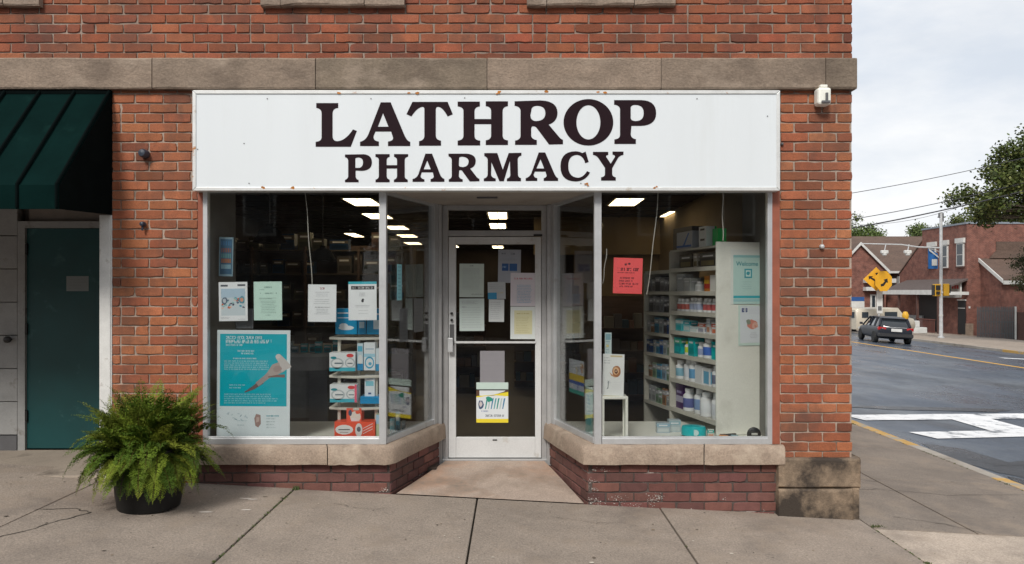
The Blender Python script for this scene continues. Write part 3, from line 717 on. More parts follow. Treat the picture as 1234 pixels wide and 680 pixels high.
# --- left window
b=(264,298.5,340,387); s=paper(*b,YW,WHT)
s.rect(.08,.92,.17,.86,(.42,.55,.66)); s.rect(.08,.92,.40,.86,(.55,.62,.66)); s.shape([(.08,.26),(.5,.22),(.92,.25),(.92,.30),(.08,.30)],(.18,.32,.45))
for i in range(34):
    u=rp.uniform(.12,.88); z=.40+rp.uniform(0,.24)+.1*abs(u-.5)
    s.blob(u,z,.045,.025,rp.choice([(.65,.14,.05),(.08,.16,.24),(.05,.3,.42),(.75,.5,.4),(.06,.06,.1),(.3,.5,.5)]),8,.4)
s.blob(.2,.48,.10,.10,(.10,.14,.2),12); s.blob(.2,.48,.06,.06,(.5,.55,.6),10); s.blob(.8,.46,.10,.09,(.1,.3,.38),12); s.blob(.8,.46,.06,.05,(.65,.3,.2),10)
s.rect(.07,.32,.07,.115,INK); s.rect(.66,.93,.06,.105,INK); s.lines(.06,.4,.9,.93,2,GRY,.012); s.lines(.66,.95,.95,.95,1,GRY,.012)
put(s,"photo_flyer","white flyer with a busy blue and orange picture taped above the teal poster board","flyer",*b,YW,roll=rad(-.8),group=PG)
b=(306,340,339.5,386); s=paper(*b,YW,MINT); DG=(.10,.22,.20)
s.line(.38,.68,.13,.035,DG); s.lines(.2,.4,.2,.2,1,DG,.015); s.line(.40,.72,.29,.028,DG); s.blob(.24,.30,.012,.012,DG); s.blob(.8,.30,.012,.02,DG); s.lines(.2,.85,.42,.44,2,DG,.014)
s.lines(.22,.82,.50,.80,8,DG,.013,.3,True); s.line(.42,.6,.86,.02,DG)
put(s,"mint_notice","pale green typed notice taped in the left window beside the picture flyer","notice",*b,YW,roll=rad(-.6),group=PG)
b=(371,405,343,388); s=paper(*b,YW,WHT)
s.line(.42,.62,.08,.05,(.35,.03,.06)); s.lines(.2,.8,.2,.3,3,GRY,.015,.4,True); s.lines(.2,.8,.40,.50,3,GRY,.015,.4,True); s.lines(.25,.85,.60,.60,1,INK,.022); s.lines(.22,.8,.66,.78,4,GRY,.015,.4,True)
put(s,"white_notice","white typed notice with a dark red heading hanging below the left window cord","notice",*b,YW,roll=rad(.4),group=PG)
b=(369,371.2,343,387); 
b=(420,454,339.5,386); s=paper(*b,YW,WHT)
s.rect(0,1,0,.065,(.03,.42,.52)); s.rect(.1,.92,.115,.205,(.02,.02,.025)); s.line(.14,.88,.135,.05,(.7,.7,.7)); s.lines(.38,.62,.29,.36,3,GRY,.018,.2,True)
s.blob(.5,.50,.05,.05,(.03,.03,.04),10,.3); s.blob(.53,.47,.035,.03,(.03,.03,.04),8,.3); s.lines(.2,.8,.61,.65,2,GRY,.014,.2,True); s.lines(.3,.75,.74,.82,2,GRY,.012,.3,True)
put(s,"headed_notice","white notice with teal top edge and black heading bar before the blue boxes","notice",*b,YW,roll=rad(-.4),group=PG)
b=(284,305,372,396); s=paper(*b,.10,(.13,.13,.14)); put(s,"grey_sheet","dark grey card standing behind the picture flyer in the left window","card",*b,.10)
b=(264,280,286,333); s=paper(*b,.22,(.25,.38,.45)); s.rect(.08,.92,.05,.95,(.05,.14,.24)); 
for (z,c) in ((.1,(.06,.2,.4)),(.28,(.3,.12,.1)),(.42,(.12,.3,.3)),(.55,(.4,.16,.08)),(.70,(.25,.42,.5))): s.rect(.15,.85,z,z+.11,c)
put(s,"narrow_poster","small blue framed poster hanging at the far left of the left window","poster",*b,.22,rotz=rad(14),roll=rad(1))
# big poster board
b=(261,349,398,529); Yb=.10; w,h=size(*b,Yb); s=Sheet(w,h,(.70,.77,.80),th=.008,curl=0)
s.rect(.04,.955,.035,.70,(.0,.40,.50))
Wt=(.75,.85,.88)
s.line(.12,.62,.055,.025,Wt); s.line(.12,.75,.088,.022,Wt); s.line(.12,.72,.104,.018,Wt); s.line(.12,.35,.13,.016,Wt)
s.line(.28,.52,.185,.014,Wt); s.line(.33,.5,.208,.014,Wt); s.line(.22,.56,.255,.012,Wt); s.lines(.1,.72,.28,.355,5,(.45,.70,.76),.011,.05); s.lines(.17,.4,.50,.525,2,(.45,.7,.76),.011,.3); s.lines(.1,.85,.585,.665,5,(.42,.68,.74),.011,.25)
SK=(.42,.33,.30)
def limb(pts,ws,c):
    L_=[];R_=[]
    for i,(u,z) in enumerate(pts):
        a=pts[max(0,i-1)]; d=pts[min(len(pts)-1,i+1)]; dx,dz=(d[0]-a[0])*w,(d[1]-a[1])*h; l=math.hypot(dx,dz); nx,nz=-dz/l,dx/l
        L_.append((u+nx*ws[i]/w,z+nz*ws[i]/h)); R_.append((u-nx*ws[i]/w,z-nz*ws[i]/h))
    s.shape(L_+R_[::-1],c)
limb([(.38,.572),(.50,.53),(.62,.47)],[.004,.014,.02],(.16,.11,.11)); limb([(.55,.50),(.68,.43),(.76,.385)],[.019,.020,.030],(.36,.29,.28))
limb([(.72,.41),(.80,.36),(.90,.33)],[.026,.045,.042],(.42,.34,.31)); limb([(.955,.36),(.90,.29),(.83,.235)],[.045,.030,.022],(.55,.50,.48)); limb([(.70,.43),(.83,.42),(.93,.42)],[.004,.010,.012],(.22,.13,.11)); s.blob(.83,.355,.06,.03,(.36,.27,.25),12,.1,.4)
s.blob(.835,.24,.035,.022,(.62,.58,.56),10,.1)
for i in range(10): s.blob(.14+.03*i%.3+rp.uniform(-.02,.02),.79+rp.uniform(-.03,.04),.02,.006,rp.choice([(.3,.42,.48),(.5,.6,.65),(.35,.4,.42)]),8,.4,rp.uniform(-1,1))
s.lines(.28,.42,.83,.87,2,(.4,.55,.6),.008,.3)
s.shape([(.54,.77),(.60,.78),(.605,.86),(.57,.895),(.53,.88),(.515,.81)],(.36,.24,.22)); s.shape([(.545,.80),(.585,.80),(.58,.84),(.54,.85)],(.55,.42,.38))
s.line(.68,.86,.782,.013,(.1,.45,.55)); s.lines(.68,.82,.81,.89,4,(.4,.5,.53),.008,.3)
put(s,"poster_board","large teal and white poster board with a pointing hand in the left window","poster",*b,Yb,roll=rad(.35),m=M_GLOSSP)
# strip on the splayed pane
s=Sheet(.085,.29,(.20,.45,.50)); s.lines(.2,.8,.06,.9,9,(.03,.15,.18),.03,.2)
o=tag(s.build("notice_strip",M_PRINT,None,loc=(-.905,.22,Z_(362,.22)),rot=(0,0,math.atan2(.895,.29)),world=False),"narrow teal paper strip taped inside the left splayed pane beside the entrance","notice",PG)
# --- door papers
YD=RD+.024
def dp(name,b,bg,label,fn,roll=0,Y=YD,cat="notice"):
    s=paper(*b,Y,bg,curl=.003); fn(s); return put(s,name,label,cat,*b,Y,roll=rad(roll),group=PG)
PALE=(.50,.58,.53)
dp("typed_sheet",(553.5,583,318,358.3),PALE,"pale green typed sheet at the upper left of the door glass",lambda s:(s.line(.42,.6,.04,.04,INK),s.lines(.12,.9,.13,.30,6,GRY,.016,.1),s.lines(.12,.9,.36,.75,11,GRY,.013,.15),s.line(.5,.95,.9,.02,INK)),.4)
dp("typed_sheet",(553.8,583.6,359.5,399),(.54,.63,.60),"pale sheet with wide spaced lines directly under the upper left sheet on the door glass",lambda s:(s.rect(.0,1,.0,.012,INK),s.lines(.1,.85,.08,.16,3,GRY,.02,.3),s.lines(.1,.92,.28,.88,9,GRY,.014,.1),s.line(.1,.3,.25,.03,GRY)),-.3)
dp("square_flyer",(600,627.3,301,341),(.42,.43,.48),"grey white flyer with two dark blue squares at the top of the door glass",lambda s:(s.line(.15,.35,.1,.04,INK),s.line(.55,.8,.1,.05,INK),s.lines(.1,.9,.27,.31,2,GRY,.03),s.rect(.17,.46,.42,.64,(.04,.12,.32)),s.rect(.5,.84,.42,.64,(.04,.13,.34)),s.line(.2,.4,.5,.05,(.4,.6,.8))),.8,YD+.004)
dp("headed_sheet",(615,645.7,329,369),(.62,.58,.62),"white sheet with a red heading and blue print at the right of the door glass",lambda s:(s.line(.14,.88,.15,.045,(.55,.05,.1)),s.lines(.25,.85,.36,.88,12,(.10,.36,.55),.022,.12)),.5)
dp("yellow_sheet",(615,645.9,369.6,408.8),(.62,.66,.64),"white sheet with pale yellow print under the red headed sheet on the door glass",lambda s:(s.rect(.15,.85,.12,.85,(.60,.58,.36)),s.line(.25,.75,.2,.03,(.35,.28,.1)),s.lines(.22,.8,.32,.78,10,(.38,.33,.15),.014,.3)),.2)
dp("small_card",(588,609.4,340,360.5),(.44,.47,.48),"small card with a blue corner in the middle of the door glass",lambda s:(s.rect(0,.5,.62,1.0,(.03,.25,.45)),s.lines(.08,.9,.12,.35,3,GRY,.05),s.line(.55,.9,.6,.07,(.5,.45,.25))),-1)
dp("small_notice",(589,607.4,361,388),(.60,.64,.64),"small white typed notice below the blue cornered card on the door glass",lambda s:(s.lines(.12,.88,.12,.85,9,GRY,.022,.3)),.4)
dp("grey_sheet",(578.5,608,423,462),(.40,.38,.41),"plain grey sheet on the lower part of the door glass",lambda s:(s.lines(.08,.9,.12,.8,5,(.34,.32,.36),.01,.3)),0,YD+.004)
def low(s):
    s.rect(0,1,0,.17,(.50,.62,.57)); s.rect(0,1,.17,.20,(.02,.02,.02)); s.shape([(0,.2),(1,.2),(1,.27),(.5,.33),(0,.34)],(.10,.05,.03)); s.shape([(0,.34),(.5,.31),(1,.235),(1,.34),(.5,.36),(0,.37)],(.72,.60,.03))
    s.rect(0,1,.905,1.0,(.74,.60,.03)); s.blob(.14,.55,.09,.11,(.05,.08,.16),12); s.blob(.14,.54,.055,.07,(.55,.5,.5),10)
    for i in range(7): s.shape([(.32+.09*i,.40),(.37+.09*i,.39),(.30+.09*i,.66),(.27+.09*i,.66)],[(.02,.25,.22),(.4,.5,.5),(.05,.2,.35),(.1,.32,.35)][i%4])
    s.blob(.42,.42,.12,.06,(.02,.26,.18),10,.3); s.line(.28,.9,.80,.05,(.12,.14,.16)); s.line(.16,.4,.70,.03,(.1,.15,.4))
dp("pharmacy_flyer",(574,612.5,461,509.5),(.66,.70,.72),"white flyer with yellow borders and a mint top strip low on the door glass",low,0,YD,"flyer")
# --- papers inside the right splayed pane and left splayed pane (dim; the two grey right-hand sheets are painted reflections)
an=math.atan2(.895,-.265)+math.pi
def sp(name,x,y,zt,zb,w_,bg,label,fn,right=True,cat="notice"):
    h=(zb-zt)*(y-CY)/F; s=Sheet(w_,h,bg); fn(s)
    rz=math.atan2(-.895,.265) if right else math.atan2(.895,.29)
    return tag(s.build(name,M_PRINT,None,loc=(x,y,Z_(zb,y)),rot=(0,0,rz),world=False),label,cat,PG)
sp("dim_sheet",.475,.70,330,370,.24,(.20,.19,.20),"painted reflection of a red headed sheet high in the right splayed pane",lambda s:(s.line(.2,.8,.06,.05,(.3,.05,.05)),s.lines(.12,.85,.15,.9,10,(.08,.08,.09),.015)))  # drawn sheet stands in for a faint reflection in the glass
sp("dim_sheet",.477,.69,371,412,.24,(.27,.27,.27),"painted reflection of a sheet below the other one in the right splayed pane",lambda s:(s.lines(.12,.85,.1,.9,12,(.12,.12,.13),.015)))
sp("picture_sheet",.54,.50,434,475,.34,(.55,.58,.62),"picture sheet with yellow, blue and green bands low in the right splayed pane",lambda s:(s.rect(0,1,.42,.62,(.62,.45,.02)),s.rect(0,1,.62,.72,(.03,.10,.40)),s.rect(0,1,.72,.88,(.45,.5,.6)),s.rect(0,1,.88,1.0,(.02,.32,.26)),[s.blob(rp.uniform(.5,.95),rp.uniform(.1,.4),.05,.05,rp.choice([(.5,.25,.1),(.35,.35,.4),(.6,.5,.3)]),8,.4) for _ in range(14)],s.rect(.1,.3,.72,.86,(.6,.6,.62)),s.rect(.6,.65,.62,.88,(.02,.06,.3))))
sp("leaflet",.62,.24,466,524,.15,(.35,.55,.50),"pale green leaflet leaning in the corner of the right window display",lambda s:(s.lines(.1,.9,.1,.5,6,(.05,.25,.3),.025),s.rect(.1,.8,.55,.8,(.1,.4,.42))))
sp("dim_sheet",-.80,.62,360,400,.18,(.10,.10,.10),"very dark sheet on the left splayed pane beside the door frame",lambda s:s.lines(.1,.9,.1,.9,9,(.05,.05,.05),.015),False)
sp("dim_sheet",-.89,.36,372,412,.15,(.12,.12,.125),"dim sheet on the left splayed pane below the teal strip",lambda s:s.lines(.1,.9,.1,.9,8,(.05,.05,.05),.02),False)
# --- right window
b=(738.5,773.5,311,354); s=paper(*b,YW,(.85,.10,.10)); s.rect(.02,.98,.02,.98,(.82,.105,.11))
DK=(.10,.02,.03)
s.blob(.42,.18,.05,.03,DK,8,.3); s.blob(.54,.17,.05,.03,DK,8,.3); s.line(.14,.9,.28,.085,DK); s.lines(.14,.9,.40,.40,1,DK,.03); s.lines(.24,.85,.54,.54,1,DK,.05); s.lines(.2,.88,.62,.70,2,DK,.05); s.lines(.22,.85,.78,.78,1,DK,.04)
put(s,"red_notice","bright red notice with dark lettering taped in the right window","notice",*b,YW,roll=rad(1.6),group=PG)
b=(725.5,751.5,427,479); s=paper(*b,.09,(.72,.73,.72),th=.006,curl=0); s.rect(.35,.9,.03,.07,(.6,.5,.3)); s.rect(.06,.94,.96,1,(.55,.48,.33)); s.lines(.05,.4,.08,.2,3,GRY,.02,.3)
s.blob(.64,.40,.20,.135,(.35,.14,.05),16,.05); s.blob(.62,.39,.14,.09,(.66,.40,.22),14,.08); s.blob(.62,.40,.08,.055,(.12,.04,.02),10,.2); s.blob(.62,.395,.03,.02,(.7,.5,.35),8,.2); s.shape([(.32,.42),(.40,.50),(.62,.55),(.58,.52),(.42,.46)],(.5,.28,.14))
s.lines(.22,.42,.62,.66,2,GRY,.015,.4); s.shape([(.26,.62),(.31,.63),(.28,.80),(.2,.82),(.25,.76)],(.25,.28,.28)); s.lines(.45,.9,.65,.8,4,(.62,.63,.64),.012)
put(s,"display_card","white card with a round brown emblem standing on the little white box frame","card",*b,.09,roll=rad(1.8),pitch=rad(-4))
b=(729,737,401,430); s=paper(*b,.12,(.50,.60,.60),th=.006); s.rect(.1,.9,.05,.3,(.2,.35,.4)); s.lines(.1,.9,.35,.9,6,(.2,.3,.4),.05); s.rect(.2,.6,.5,.6,(.6,.5,.2)); put(s,"narrow_leaflet","narrow blue white leaflet sticking up behind the card with the brown emblem","leaflet",*b,.12)
# little white frame (open box)
a,b_,zt,zb=X_(725,.06),X_(757,.06),Z_(478,.06),.432
s=MB(); t=.022
for (y0,y1) in ((.06,.08),(.20,.22)):
    s.box(a,b_,y0,y1,zb,zb+t); s.box(a,b_,y0,y1,zt-t,zt); s.box(a,a+t,y0,y1,zb+t,zt-t); s.box(b_-t,b_,y0,y1,zb+t,zt-t)
s.box(a+.001,b_-.001,.08,.20,zt-.018,zt-.002); s.box(a+.002,b_-.002,.08,.2,zb+.001,zb+.016); s.box(b_-.012,b_-.002,.08,.20,zb+.02,zt-.02)
tag(s.build("box_stand",M_WHITE,bevel=.004),"small open white box frame standing in the corner of the right window","stand")
# --- tall white shelving in the right window, standing slightly askew to the glass
sx=X_(862,.35); SA=math.atan(.244); SY0=.35; sw=.43
def SP(lx,ly,z): return (sx+lx*math.cos(SA)-ly*math.sin(SA), SY0+lx*math.sin(SA)+ly*math.cos(SA), z)
SH=root("shelving_unit",(sx,SY0,0),"tall white shelving unit seen end on in the right window, stocked on its left side","shelving",rotz=SA,local=True)
B1,B2=.855,1.44
s=MB(); s.box(0,sw,-.02,0,.436,2.03); s.build("end_panel",M_WHITE,SH,bevel=.004)
s=MB(); s.box(.30,.33,.001,B2,.1,1.75); s.build("back_panel",M_CREAM,SH)
s=MB(); s.box(.0,.299,B1,B1+.022,.1,1.985); s.build("upright",M_CREAM,SH)
s=MB(); s.box(.0,.299,B2,B2+.022,.1,1.80); s.build("upright",M_CREAM,SH)
shelfz=[.53,.80,1.03,1.24,1.42,1.60,1.81,1.985]
for z in shelfz[:-1]:
    s=MB(); s.box(.004,.299,.002,B1-.001,z,z+.018); s.box(0,.004,.002,B1-.001,z-.014,z+.022); s.build("shelf",M_CREAM,SH)
s=MB(); s.box(0,.34,.002,B1+.0,shelfz[-1],shelfz[-1]+.015); s.build("shelf",M_CREAM,SH)
farz=[.52,.76,1.00,1.20,1.40,1.60]
for z in farz+[1.80]:
    s=MB(); s.box(.004,.299,B1+.023,B2-.001,z,z+.016); s.box(0,.004,B1+.023,B2-.001,z-.012,z+.02); s.build("shelf",M_CREAM,SH)
BT=[]; bottle_protos={}
def bottle(loc,h,r0,cap,lab,body,label,cap_h=.2,group=None):
    x,y,z=loc
    s=MB(); b0=h*(1-cap_h); 
    s.lathe([(r0*.9,0),(r0,h*.03),(r0,b0*.2),(r0*1.01,b0*.21),(r0*1.01,b0*.72),(r0,b0*.73),(r0,b0*.86),(r0*.62,b0),(r0*.6,b0+.001)],(x,y,z),14,None,[body,body,body,lab,lab,body,body,body])
    n=14
    o=tag(s.build("bottle",M_GLOSSP,None,loc=(x,y,z),smooth=True),label,"bottle",group)
    s=MB(); s.col(cap); s.lathe([(r0*.66,b0),(r0*.7,b0+.003),(r0*.7,h-.003),(r0*.66,h)],(x,y,z),14); s.build("cap",M_GLOSSP,o,smooth=True)
    return o
def carton(loc,wx,wy,h,c,label,fx=None,group=None,rotz=0,name="carton"):
    """box seen mainly on its -X and -Y faces; fx(mb, half widths) draws the print"""
    x,y,z=loc; s=MB(); s.col(c); s.box(-wx/2,wx/2,-wy/2,wy/2,0,h)
    if fx: fx(s,wx,wy,h)
    return tag(s.build(name,M_GLOSSP,None,loc=(x,y,z),rot=(0,0,rotz),world=False),label,"box",group)
def face_rect(s,ax_,wx,wy,u0,u1,z0,z1,c,lay=1):
    s.col(c); e=.0004*lay
    if ax_=='y': s.poly([(u0*wx,-wy/2-e,z0),(u1*wx,-wy/2-e,z0),(u1*wx,-wy/2-e,z1),(u0*wx,-wy/2-e,z1)])
    else: s.poly([(-wx/2-e,u1*wy,z0),(-wx/2-e,u0*wy,z0),(-wx/2-e,u0*wy,z1),(-wx/2-e,u1*wy,z1)])
def generic_print(c1,c2):
    def fx(s,wx,wy,h):
        for a in ('x','y'):
            face_rect(s,a,wx,wy,-.5,.5,h*.62,h*.9,c1); face_rect(s,a,wx,wy,-.35,.3,h*.7,h*.8,(.75,.75,.75),2); face_rect(s,a,wx,wy,-.4,.4,h*.12,h*.45,c2)
    return fx
ORD=["nearest the window","second from the window","third from the window","fourth from the window","fifth from the window","sixth from the window","seventh from the window","eighth from the window","ninth from the window","tenth from the window"]
SHN={0:"bottom shelf",1:"second shelf up",2:"third shelf up",3:"fourth shelf up",4:"fifth shelf up",5:"sixth shelf up",6:"seventh shelf up",7:"top"}
WB=(.72,.73,.74); BLU=(.05,.14,.50); TQ=(.0,.42,.44); 
def place_row(si,items,z,y0,y1,bay):
    n=len(items); step=(y1-y0)/n
    for i,it in enumerate(items):
        ly=y0+step*(i+.5)+rp.uniform(-.004,.004); lx=.065+rp.uniform(0,.03); x,y,_=SP(lx,ly,0)
        where="%s, %s, %s white shelving"%(ORD[i],SHN[si],bay)
        k=it[0]
        if k=='b': bottle((x,y,z),it[1],min(it[2],step*.47),it[3],it[4],WB,"%s bottle, %s"%(it[5],where))
        else: carton((x+.01,y,z),it[1],min(it[2],step*.92),it[3],it[4],"%s carton, %s"%(it[6],where),it[5],rotz=SA+rp.uniform(-.06,.06))
def B_(h,r0,cap,lab,nm): return ('b',h,r0,cap,lab,nm)
def C_(wx,wy,h,c,fx,nm): return ('c',wx,wy,h,c,fx,nm)
cw=(.8,.8,.8); NAVY=(.02,.04,.22); PUR=(.07,.02,.12)
rows=[
 (0,[B_(.22,.055,cw,(.6,.62,.66),"large plain white"),B_(.21,.062,cw,(.70,.72,.74),"wide white"),B_(.22,.055,cw,(.2,.3,.5),"white blue labelled"),B_(.20,.06,cw,(.10,.12,.3),"white dark labelled"),C_(.12,.22,.23,PUR,lambda s,wx,wy,h:(face_rect(s,'x',wx,wy,-.5,.5,h*.25,h*.5,(.45,.42,.55)),face_rect(s,'y',wx,wy,-.5,.5,h*.3,h*.5,(.45,.42,.55)),face_rect(s,'x',wx,wy,-.3,.4,h*.6,h*.7,(.3,.25,.45),2)),"dark purple")]),
 (1,[B_(.18,.05,cw,(.15,.17,.25),"white dark labelled"),C_(.1,.16,.15,WB,lambda s,wx,wy,h:(face_rect(s,'x',wx,wy,-.4,.4,h*.1,h*.8,(.15,.42,.62)),face_rect(s,'y',wx,wy,-.4,.4,h*.1,h*.8,(.15,.42,.62))),"white and blue"),C_(.14,.2,.16,(.70,.71,.72),None,"plain white"),B_(.20,.055,cw,(.12,.3,.5),"white blue labelled"),B_(.20,.058,cw,(.62,.65,.7),"round shouldered white"),B_(.17,.05,cw,(.2,.4,.5),"small white")]),
 (2,[C_(.1,.2,.15,TQ,generic_print((.0,.30,.32),(.0,.5,.5)),"turquoise"),B_(.17,.055,cw,BLU,"white deep blue banded"),B_(.13,.035,cw,(.3,.36,.55),"slim white"),C_(.1,.13,.16,(.0,.36,.38),generic_print((.0,.45,.45),(.0,.3,.3)),"dark turquoise"),B_(.12,.03,(.6,.62,.05),(.5,.6,.05),"lime green"),C_(.1,.19,.15,(.0,.30,.33),generic_print((.05,.4,.25),(.0,.42,.45)),"teal and green")]),
 (3,[C_(.08,.11,.10,WB,generic_print((.6,.1,.05),(.7,.2,.1)),"white and red"),C_(.08,.07,.13,(.75,.75,.75),generic_print((.5,.55,.6),(.6,.3,.2)),"tall white"),C_(.08,.13,.09,WB,generic_print((.6,.15,.1),(.4,.4,.5)),"white red lettered"),C_(.08,.2,.05,WB,generic_print((.4,.6,.65),(.6,.7,.7)),"flat white"),C_(.08,.2,.10,(.3,.6,.65),generic_print((.0,.4,.5),(.6,.7,.7)),"pale turquoise"),C_(.08,.12,.11,(.1,.45,.5),generic_print((.6,.7,.7),(.0,.4,.45)),"teal")]),
 (4,[B_(.12,.032,cw,(.5,.1,.1),"small red labelled white") for _ in range(4)]+[B_(.125,.034,cw,(.35,.40,.55),"small blue labelled white") for _ in range(3)]+[B_(.115,.032,cw,(.5,.12,.1),"small red banded white") for _ in range(3)]),
 (5,[C_(.08,.12,.14,(.72,.70,.66),None,"pale upright"),C_(.08,.09,.135,(.60,.22,.03),lambda s,wx,wy,h:(face_rect(s,'x',wx,wy,-.5,.5,h*.2,h*.5,(.5,.03,.02)),face_rect(s,'x',wx,wy,-.5,.5,h*.5,h*.75,(.75,.45,.03)),face_rect(s,'y',wx,wy,-.5,.5,h*.2,h*.5,(.5,.03,.02))),"red and orange"),B_(.09,.04,cw,(.55,.56,.55),"squat white"),C_(.1,.26,.12,(.60,.62,.60),generic_print((.5,.53,.52),(.55,.57,.57)),"long pale grey"),C_(.1,.14,.16,(.5,.52,.52),generic_print((.4,.43,.45),(.55,.56,.56)),"tall grey white")]),
]
for si,items in rows: place_row(si,items,shelfz[si]+.0185,.03,B1-.03,"near")
# seventh shelf up (dark cartons), top of the unit
def stock(ly,lx,z,*a,**k):
    x,y,_=SP(lx,ly,0); return carton((x,y,z),*a,rotz=SA,**k)
for (y,wy,c,lb) in ((.21,.28,(.035,.035,.035),"black carton with pale print"),(.62,.24,(.04,.035,.02),"black and gold carton"),(.43,.07,(.45,.42,.35),"small tan carton")):
    stock(y,.09,shelfz[6]+.0185,.10,wy,.125,c,"%s on the highest inside shelf of the white shelving"%lb,generic_print((.10,.10,.09) if c[0]<.1 else (.4,.36,.3),(.16,.13,.06)))
stock(.64,.12,2.001,.2,.38,.155,(.42,.46,.52),"long grey white carton with a blue angle mark lying on top of the white shelving",lambda s,wx,wy,h:(face_rect(s,'x',wx,wy,-.45,.35,h*.1,h*.22,(.02,.14,.5)),[s.col((.02,.14,.5)),s.poly([(-wx/2-.0006,-.10*wy,h*.15),(-wx/2-.0006,.0*wy,h*.15),(-wx/2-.0006,-.30*wy,h*.9),(-wx/2-.0006,-.36*wy,h*.9)])],face_rect(s,'x',wx,wy,.3,.5,0,h,(.03,.03,.03))))
stock(.64,.12,2.158,.2,.37,.04,(.03,.03,.035),"flat black case lying on the grey white carton on top of the shelving")
stock(.28,.08,2.001,.10,.13,.09,(.70,.72,.72),"white carton with black lettering, lower of two on top of the shelving",lambda s,wx,wy,h:(face_rect(s,'x',wx,wy,-.3,.3,h*.6,h*.8,(.04,.04,.04)),face_rect(s,'y',wx,wy,.1,.5,0,h,(.02,.45,.10))))
stock(.28,.08,2.0925,.10,.13,.085,(.70,.72,.72),"white carton with black lettering, upper of two on top of the shelving",lambda s,wx,wy,h:(face_rect(s,'x',wx,wy,-.3,.3,h*.6,h*.8,(.04,.04,.04)),face_rect(s,'y',wx,wy,.3,.5,0,h,(.02,.5,.10))))
stock(.15,.12,2.001,.08,.09,.15,(.02,.50,.10),"bright green carton standing on top of the white shelving")
cols=[(.03,.12,.35),(.05,.25,.4),(.35,.4,.42),(.3,.16,.08),(.02,.08,.25),(.25,.35,.45),(.1,.1,.12),(.4,.42,.42),(.2,.3,.2)]
for si,z in enumerate(farz):
    ys=B1+.035; i=0
    while ys<B2-.07 and i<10:
        wy=rp.uniform(.05,.10); h=rp.uniform(.09,.16); c=rp.choice(cols if z<1.4 else [(.25,.25,.26),(.10,.10,.11),(.3,.3,.3)])
        nm={0:"navy",1:"blue teal",2:"pale grey",3:"brown",4:"dark navy",5:"light blue",6:"charcoal",7:"off white",8:"olive"}.get(cols.index(c) if c in cols else 6,"grey")
        stock(ys+wy/2,.07,z+.0165,.1,wy,h,c,"%s carton, %s, %s, far end of white shelving"%(nm,ORD[i],SHN[si]),generic_print((.4,.4,.42),(c[0]*.6,c[1]*.6,c[2]*.6)))
        ys+=wy+rp.uniform(.004,.025); i+=1
# low front: turquoise pack, small clutter on the display floor
def softpack(loc,lx,ly,h,c,c2,label,rz=0):
    s=MB(); s.col(c); s.lathe([(.80,0),(1,.12),(1,.7),(.92,.93),(.6,1.0),(0,1.02)],(0,0,0),20)
    s.v=[(v[0]*lx/2,v[1]*ly/2,v[2]*h) for v in s.v]
    s.col(c2); n=10; s.poly([( .0+.22*lx*math.cos(6.283*i/n)*.6+.12*lx, -ly/2*.985-.0, h*.45+h*.28*math.sin(6.283*i/n)) for i in range(n)])
    return tag(s.build("wipes_pack",M_GLOSSP,None,loc=loc,rot=(0,0,rz),smooth=True,world=False),label,"pack")
softpack((1.49,.33,.434),.20,.14,.09,(.0,.42,.45),(.5,.68,.68),"rounded turquoise pack standing on the window floor at the foot of the white shelving",-.35)
carton((1.375,.55,.434),.10,.08,.10,(.40,.48,.50),"pale grey carton behind the turquoise pack on the window floor",generic_print((.3,.45,.5),(.5,.55,.55)))
carton((1.27,.50,.434),.11,.06,.085,(.35,.42,.46),"low grey carton left of the turquoise pack on the window floor",generic_print((.25,.4,.5),(.5,.55,.55)))
carton((1.61,.26,.434),.05,.03,.07,(.5,.55,.5),"small patterned carton right of the turquoise pack on the window floor",generic_print((.0,.35,.3),(.6,.3,.2)))
s=MB(); 
for k in range(9):
    s.col(rp.choice([(.02,.02,.02),(.03,.03,.04),(.25,.4,.45),(.02,.02,.02),(.6,.25,.1)])); x=1.735+rp.uniform(-.05,.05); y=.2+rp.uniform(-.02,.03); z0=.434+.0005*k
    M=Matrix.Translation((x,y,z0))@Matrix.Rotation(rp.uniform(-1,1),4,'Z'); s.box(-.035,.035,-.01,.01,0,.02+.02*rp.random(),M)
tag(s.build("small_gadgets",M_GLOSSP),"little heap of dark gadgets lying on the right window floor under the white end panel","gadgets")
s=MB(); s.lathe([(.050,0),(.054,.004),(.054,.018),(.046,.024),(.0,.026)],(0,0,0),22,Matrix.Rotation(rad(90),4,'X'))
o=s.build("round_timer",M_BLACK,None,loc=(X_(908,.14),.14,.489),smooth=True,world=False); tag(o,"round black timer with white bars standing at the right end of the window floor","timer")
s=MB(); 
for z in (-.006,.004): s.box(-.024,.024,-.0285,-.0262,z,z+.006)
q=s.build("dial_mark",M_WHITE,None,loc=(0,0,0),world=False); q.parent=o
